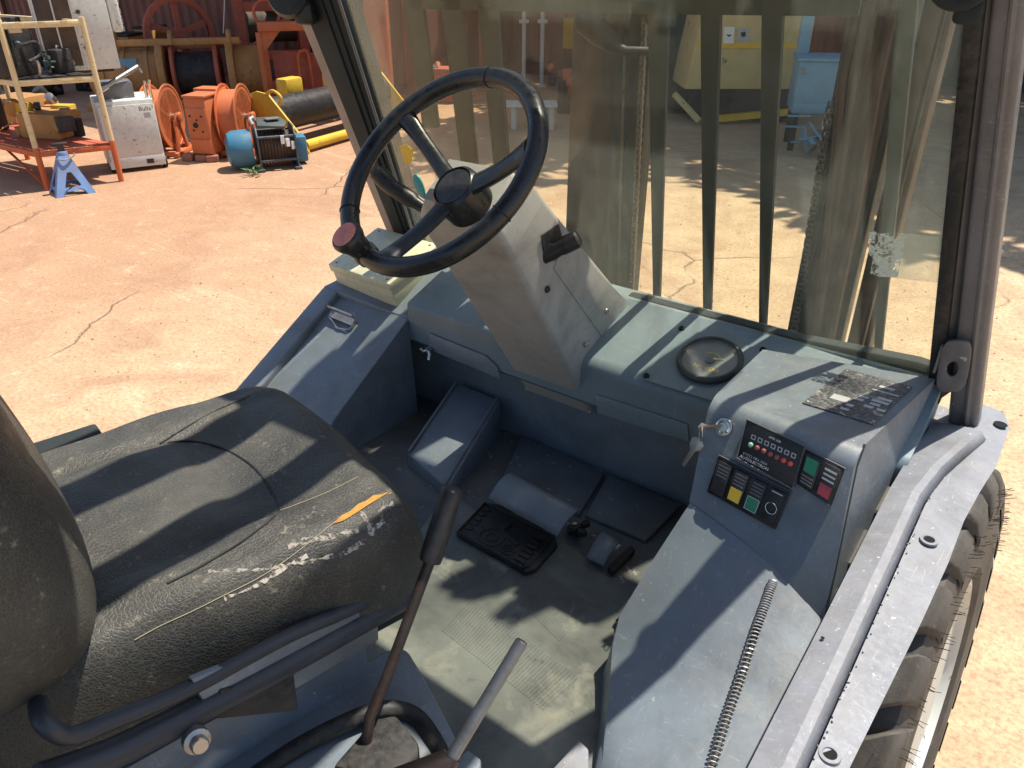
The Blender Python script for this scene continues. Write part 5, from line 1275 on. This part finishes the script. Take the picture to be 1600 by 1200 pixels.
MB().prism([Sx(.0, .2, .05), Sx(1.2, .2, .05), Sx(1.2, .2, .65), Sx(.0, .2, .75)], sy2 * .05).build('back_plate', M['orangered'], sf)
MB().tube(smooth_path([Sx(.35, .1, .1), Sx(.35, .1, .65), Sx(.42, .1, .74), Sx(.5, .1, .68), Sx(.52, .1, .1)], 5), .022, 8).build('pipe_loop', M['orange'], sf)
B('sill', 'orange', sf, Sx(.2, -.1, .08), Sx(1.5, -.1, .08), .10, .08)
MB().lathe([(.05, 0), (.09, .02), (.10, .10), (.05, .14), (0, .14)], Sx(.55, 0, 1.14), V(0, 0, 1), 20).build('cap_nut', M['orangered'], sf)
MB().tube([Sx(.0 + .17 * math.cos(a), .06, 1.24 + .17 * math.sin(a)) for a in [2 * math.pi * k / 28 for k in range(28)]], .022, 8, closed=True).build('hand_wheel', M['orangered'], sf)

# ---- shipping containers
def container(o, dirx, length, height, depth, mat, label, name='shipping_container', pitch=.28):
    t = thing(name, label, 'container', o); f, dx, dy = local(o, dirx); a = math.atan2(dx.y, dx.x)
    prof = []; n = int(length / pitch)
    for i in range(n):
        u = i * pitch; prof += [(u, 0), (u + pitch * .26, 0), (u + pitch * .5, .036), (u + pitch * .76, .036)]
    prof.append((n * pitch, 0))
    rows = [[f(u, b, .16) for u, b in prof], [f(u, b, height - .12) for u, b in prof]]
    MB().grid(rows).build('corrugated_wall', M[mat], t, smooth=False, solid=.004)
    B('bottom_rail', mat, t, f(0, 0, .08), f(length, 0, .08), .12, .16); B('top_rail', mat, t, f(0, 0, height - .06), f(length, 0, height - .06), .12, .12)
    for u in (0, length): B('corner_post', mat, t, f(u, 0, 0), f(u, 0, height), .16, .16)
    MB().hexa([f(0, .06, .1), f(length, .06, .1), f(length, depth, .1), f(0, depth, .1), f(0, .06, height), f(length, .06, height), f(length, depth, height), f(0, depth, height)]).build('container_body', M[mat], t)
    return t, f, dx, dy
CT, cf, cdx, cdy = container(V(-21, 8.6, 0), V(1, .05, 0), 12.2, 2.6, 2.4, 'container', 'red brown corrugated shipping container behind the winches, with white lettering down its side')
rf = thing('added_shade_roof', 'added corrugated roof on posts, out of view, shading the large winch', 'roof', V(-14, 7.2, 0))  # added roof out of view, put in to shade the large winch
rf['kind'] = 'thing'
rr2 = []
for i in range(100): rr2.append([V(-20.5 + i * .125, 6.2, 3.15 + .03 * (i % 2)), V(-20.5 + i * .125, 9.2, 3.6 + .03 * (i % 2))])
MB().grid(rr2).build('roof_sheet', M['container'], rf, smooth=False)
for x in (-20, -14.5): MB().cyl((x, 6.4, 0), (x, 6.4, 3.15), .06, 12).build('roof_post', M['orangered'], rf)
# vertical lettering, reading from bottom to top
tpos = AP(188, 30, cf(0, -.012), -cdy)
text('TOLLISCO', .27, tpos, V(0, 0, 1), -cdx, 'container_lettering', M['white'], CT, ext=.002)
container(V(-12.5, 12.2, 0), V(1, .12, 0), 9.0, 2.8, 2.4, 'containerred', 'brick red corrugated container seen through the left half of the windscreen')
container(V(-3.2, 15.5, 0), V(1, .02, 0), 12.0, 2.8, 2.4, 'darkgreen', 'dark green container at the back behind the pale yellow machine')

# ---- red posts and things beyond the left half of the screen
def post(px, top, base_px, r, mat, label, name, cat, grp=None):
    p = G(*base_px); h = AD(*top, p).z; t = thing(name, label, cat, p, grp)
    MB().cyl(p, p + V(0, 0, max(h, .8) + .6), r, 14).build('pipe', M[mat], t); MB().lathe([(r * 2.2, 0), (r * 2.2, .02), (0, .02)], p, V(0, 0, 1), 16).build('base_plate', M[mat], t); return t
t = post(None, (812, 25), (818, 135), .035, 'whitemetal', 'left one of two thin white pipes standing behind the steering wheel', 'pipe_post', 'pipe', 'white pipe posts'); p = Vector(t.location); MB().box(p + V(0, 0, 1.0), (.16, .08, .05), .6).build('clip', M['whitemetal'], t)
t = post(None, (840, 25), (846, 135), .035, 'whitemetal', 'right one of two thin white pipes standing behind the steering wheel', 'pipe_post', 'pipe', 'white pipe posts'); p = Vector(t.location); MB().box(p + V(0, 0, 1.0), (.16, .08, .05), .6).build('clip', M['whitemetal'], t)
for (b, w, lab) in ((( 600, 175), .30, 'red steel column nearest the left screen post'), ((655, 150), .34, 'orange red steel column seen left of the steering wheel top'), ((712, 140), .22, 'orange red column above the steering wheel'), ((760, 140), .20, 'orange red column right of the top of the steering wheel')):
    p = G(*b); t = thing('steel_stanchion', lab, 'column', p, 'red columns'); MB().box(p + V(0, 0, 1.3), (w, .22, 2.6), .6).build('shaft', M['orangered'], t, bevel=.01); MB().box(p + V(0, 0, .02), (w * 1.5, .4, .04), .6).build('base_plate', M['orangered'], t)
p = G(690, 128); t = thing('red_hood', 'bright red rounded hood just above the left of the steering wheel', 'hood', p)
MB().lathe([(.42, 0), (.42, .12), (.38, .30), (.25, .42), (0, .46)], p, V(0, 0, 1), 32).build('hood_shell', M['lampred'], t); MB().lathe([(.44, .06), (.46, .09), (.44, .12)], p, V(0, 0, 1), 32, capped=False).build('hood_rim', M['orangered'], t)
# bench
p = G(803, 202); t = thing('bench', 'small pale slatted bench seen inside the steering wheel rim', 'bench', p)
f, bx2, by2 = local(p, V(.8, .6, 0)); bh = AD(803, 165, p).z
for k in range(5): B('slat', 'whitemetal', t, f(-.30, -.02 + .08 * k, bh), f(.55, -.02 + .08 * k, bh), .06, .025)
for u in (0, .48):
    for b in (0, .3): B('leg', 'whitemetal', t, f(u, b, 0), f(u, b, bh - .015), .05, .05)
# yellow notice on the wall
p = AP(888, 52, V(-9.0, 12.5, 0), V(.12, -1, 0)); tag(MB().box(p, (.20, .02, .5), .1).build('wall_notice', M['yellow'], None, origin=p), 'narrow yellow notice on the wall left of the work lamp', 'notice')

# ---- pale yellow machine
m0 = G(1075, 192); 
ym = thing('generator', 'pale yellow sheet metal generator with orange stripe and white sticker, seen between guard bars', 'generator', m0)
Yf, gx, gy = local(m0, G(1140, 192) + (G(1140, 192) - m0) * .0 - m0); ga_ = math.atan2(gx.y, gx.x)
z1_ = AD(1085, 140, m0).z; gw = 1.45
MB().prism([Yf(-.10, 0, z1_), Yf(gw, 0, z1_), Yf(gw, 0, 1.75), Yf(.10, 0, 1.75)], gy * .9).build('canopy', M['genyellow'], ym, bevel=.02)
MB().box(Yf(gw / 2, -.006, z1_ + .52), (gw - .04, .012, .05), ga_).build('stripe', M['sw_yellow'], ym)
MB().prism([Yf(.0, .05, .12), Yf(gw, .05, .12), Yf(gw, .05, z1_), Yf(.0, .05, z1_)], gy * .8).build('chassis', M['machinery'], ym)
B('skid', 'yellow', ym, Yf(.18, -.12, .06), Yf(gw + .1, .02, .16), .08, .08)
B('drawbar', 'genyellow', ym, Yf(-.2, .1, .35), Yf(.10, -.2, .06), .06, .06)
for u in (.25, 1.2): MB().lathe([(0, -.08), (.24, -.08), (.27, -.04), (.27, .04), (.24, .08), (0, .08)], Yf(u, .16, .27), gy, 28).build('wheel', M['rubber'], ym)
st_ = [AP(x, y, Yf(0, -.005), -gy) for x, y in ((1131, 42), (1148, 42), (1146, 68), (1130, 68))]; MB().prism(st_[::-1], -gy * .004).build('white_sticker', M['white'], ym, smooth=False)
st_ = [AP(x, y, Yf(0, -.009), -gy) for x, y in ((1134, 54), (1144, 54), (1139, 58))]; MB().prism(st_[::-1], -gy * .002).build('warning_mark', M['black'], ym, smooth=False)
st_ = [AP(x, y, Yf(0, -.005), -gy) for x, y in ((1152, 44), (1170, 44), (1170, 64), (1152, 64))]; MB().prism(st_[::-1], -gy * .004).build('control_window', M['greyprint'], ym, smooth=False)
st_ = [AP(x, y, Yf(0, -.009), -gy) for x, y in ((1157, 51), (1165, 49), (1165, 57), (1159, 58))]; MB().prism(st_[::-1], -gy * .002).build('control_knob', M['black'], ym, smooth=False)
# dark hose reel / tyre left of it
p = G(1052, 178); t = thing('spare_tyre', 'dark tyre leaning at the left end of the pale yellow machine', 'tyre', p)
MB().lathe([(.22, -.09), (.40, -.10), (.44, -.05), (.44, .05), (.40, .10), (.22, .09)], p + V(0, .25, .42), V(.4, -.85, .3), 36, capped=False).build('tyre_casing', M['rubber'], t)
MB().lathe([(0, 0), (.22, -.04), (.23, .05)], p + V(0, .25, .42), V(.4, -.85, .3), 30).build('wheel_disc', M['machinery'], t)
# grey box behind
p = G(1052, 150) + V(-.2, .8, 0); t = thing('grey_tank', 'grey green steel tank behind the left end of the pale yellow machine', 'tank', p)
MB().box(p + V(0, 0, .75), (1.0, .8, 1.1), .5).build('tank_body', M['darkgreen'], t, bevel=.03); MB().box(p + V(0, 0, .1), (.9, .7, .2), .5).build('tank_base', M['machinery'], t); MB().cyl(p + V(0, 0, 1.3), p + V(0, 0, 1.38), .12, 16).build('filler_cap', M['machinery'], t)

# ---- light blue cabinet with scrap at its foot
b0 = G(1226, 236); b1 = G(1312, 240)
bc_ = thing('blue_cabinet', 'light blue steel cabinet with flat lid, seen through the right of the screen', 'cabinet', b0)
Bf, bx3, by3 = local(b0, b1 - b0); bl_ = (b1 - b0).length + .25; ba = math.atan2(bx3.y, bx3.x); bz1 = AD(1240, 95, b0).z; bz0 = AD(1240, 178, b0).z
MB().box(Bf(bl_ / 2, .3, (bz0 + bz1) / 2), (bl_, .6, bz1 - bz0), ba).build('cabinet_body', M['cabblue'], bc_, bevel=.015)
MB().box(Bf(bl_ / 2, .3, bz1 + .015), (bl_ + .04, .64, .03), ba).build('lid', M['cabblue'], bc_, bevel=.006)
MB().box(Bf(bl_ / 2, -.006, bz0 + .06), (bl_ - .02, .012, .10), ba).build('lower_panel', M['cabblue'], bc_, bevel=.003)
MB().tube([Bf(.05 + .03 * math.cos(a), -.012, bz1 - .1 + .03 * math.sin(a)) for a in [2 * math.pi * k / 16 for k in range(16)]], .006, 6, closed=True).build('ring_handle', M['steel'], bc_)
MB().box(Bf(.06, .45, bz1 + .5), (.12, .12, 1.0), ba).build('corner_post', M['cabblue'], bc_)
for u in (.06, bl_ - .06):
    for b in (.05, .55): MB().box(Bf(u, b, bz0 / 2), (.06, .06, bz0), ba).build('leg', M['machinery'], bc_)
rnd = random.Random(4); t = thing('scrap_heap', 'tangled pale blue and grey scrap metal under the light blue cabinet', 'scrap', Bf(.35, -.15))
for k in range(16):
    c = Bf(.30 + rnd.uniform(-.28, .28), -.18 + rnd.uniform(-.15, .15), rnd.uniform(.05, .42)); d = V(rnd.gauss(0, 1), rnd.gauss(0, 1), rnd.gauss(0, .7)).normalized()
    bar(MB(), c - d * .12, c + d * .12, rnd.uniform(.02, .06), .015).build('scrap_piece', M[rnd.choice(['cabblue', 'steel', 'cabblue', 'postgrey'])], t)
# timber pallets and debris behind
for i, (px, lab) in enumerate((((1262, 130), 'leaning weathered timber frame left behind the light blue cabinet'), ((1290, 130), 'leaning weathered timber frame right behind the light blue cabinet'))):
    p = G(*px) + V(.0, .3, 0); t = thing('timber_frame', lab, 'timber', p, 'timber frames'); f, tx2, ty2 = local(p, V(.9, .35, 0))
    for u in (-.22, .0, .22): bar(MB(), f(u, 0, 0), f(u, .35, 2.0), .09, .05, ty2).build('board', M['timber'], t)
    for z in (.3, 1.0, 1.7): bar(MB(), f(-.3, .05 + z * .17, z), f(.3, .05 + z * .17, z), .05, .09).build('cross_board', M['timber'], t)
rnd = random.Random(9)
p = G(1318, 125) + V(0, .6, 0); t = thing('rubble_pile', 'sunlit pile of brown rubble and straw behind the blue cabinet', 'rubble', p); mb = MB()
for k in range(260):
    r = rnd.random() ** .5 * 1.3; a = rnd.random() * 6.28; c = p + V(math.cos(a) * r, math.sin(a) * r, (1.3 - r) * .7 * rnd.random() + .05); s_ = rnd.uniform(.03, .12)
    mb.box(c, (s_ * 2.5, s_, s_ * .7), rnd.random() * 6)
mb.build('rubble', M['timber'], t, smooth=False)['kind'] = 'stuff'

for i, (px, lab, sz, mt_, sd) in enumerate((((185, 120), 'heap of dark green machine parts at the foot of the container left of the winch', (.9, .7, .55), 'darkgreen', 21), ((150, 140), 'dark pump set in the shade behind the white cart', (.7, .7, .5), 'machinery', 22), ((215, 150), 'rusty brown gear unit behind the white cart handle', (.6, .6, .45), 'drumbrown', 23), ((455, 165), 'orange red hydraulic unit under the support frame', (.6, .6, .45), 'orangered', 24), ((40, 200), 'yellow and black machine parts behind the rack', (.8, .8, .5), 'ochre', 25), ((60, 150), 'greasy black engine parts on the ground behind the rack', (.9, .9, .8), 'machinery', 26), ((700, 158), 'orange red machine parts seen above the left spoke', (.8, .6, .6), 'orangered', 27), ((900, 175), 'brown machine parts behind the left mast rail', (.8, .6, .7), 'drumbrown', 28))):
    lump('machine_parts', lab, 'machine parts', G(*px), sz, 14, mt_, sd, [mt_, mt_, 'machinery', 'orangered' if i % 2 else 'steel'])
peb = MB(); rnd = random.Random(12)
for k in range(1500):
    d = 2.2 + 7 * rnd.random() ** 1.3; a = R(37 + rnd.uniform(-38, 34)); p = V(-math.sin(a) * d, math.cos(a) * d, 0); r = rnd.uniform(.003, .009) * (1 if rnd.random() > .03 else 2.2)
    if -1.9 < p.x < .3 and p.y < 2.2: continue
    peb.add([p + V(r, 0, 0), p + V(0, r * .8, 0), p + V(-r, 0, 0), p + V(0, -r * .9, 0), p + V(.1 * r, 0, r * .8)], [(0, 1, 4), (1, 2, 4), (2, 3, 4), (3, 0, 4)])
M['pebble'] = plain('yard grit', (.30, .19, .12), .9)
pb_ = peb.build('gravel', M['pebble'], smooth=False); pb_['kind'] = 'stuff'; pb_['label'] = 'loose grit scattered over the yard concrete'; pb_['category'] = 'gravel'

# ---- trees beyond the frame that shade the far yard
def tree(base, h, cr, label, seed, n=15000, ls=.22):
    rnd = random.Random(seed); t = thing('tree', label, 'tree', base); b = Vector(base)
    top = b + V(.3, .2, h * .55); mbt = MB(); mbt.tube(smooth_path([b, b + V(.1, 0, h * .2), b + V(.05, .1, h * .4), top], 4), [.28 - .012 * i for i in range(13)], 12)
    mbt.build('trunk', M['bark'], t)
    cl_ = []
    for k in range(16):
        a = rnd.random() * 6.28; r = cr * rnd.uniform(.2, .95); c = b + V(math.cos(a) * r, math.sin(a) * r, h * rnd.uniform(.55, .95)); cl_.append((c, cr * rnd.uniform(.22, .4)))
        MB().tube([top.lerp(b, .1 * rnd.random()), top.lerp(c, .5) + V(0, 0, .2), c], [.10, .06, .02], 7).build('limb', M['bark'], t)
    mb = MB()
    for k in range(n):
        c, r = rnd.choice(cl_); d = V(rnd.gauss(0, 1), rnd.gauss(0, 1), rnd.gauss(0, .8)); d = d.normalized() * r * rnd.random() ** .4; p_ = c + d
        u = V(rnd.gauss(0, 1), rnd.gauss(0, 1), rnd.gauss(0, .5)).normalized(); w_ = u.orthogonal().normalized(); s_ = ls * rnd.uniform(.6, 1.4)
        mb.add([p_ - u * s_, p_ + w_ * s_ * .5, p_ + u * s_, p_ - w_ * s_ * .5], [(0, 1, 2, 3)])
    mb.build('crown', M['leaf'], t, smooth=False)['kind'] = 'stuff'
    return t
tree(V(1.0, 13.7, 0), 8.5, 4.2, 'leafy tree standing behind the right side of the forklift mast', 1)
tree(V(-4.6, 14.0, 0), 9.0, 4.8, 'leafy tree standing behind the brick red container', 2)
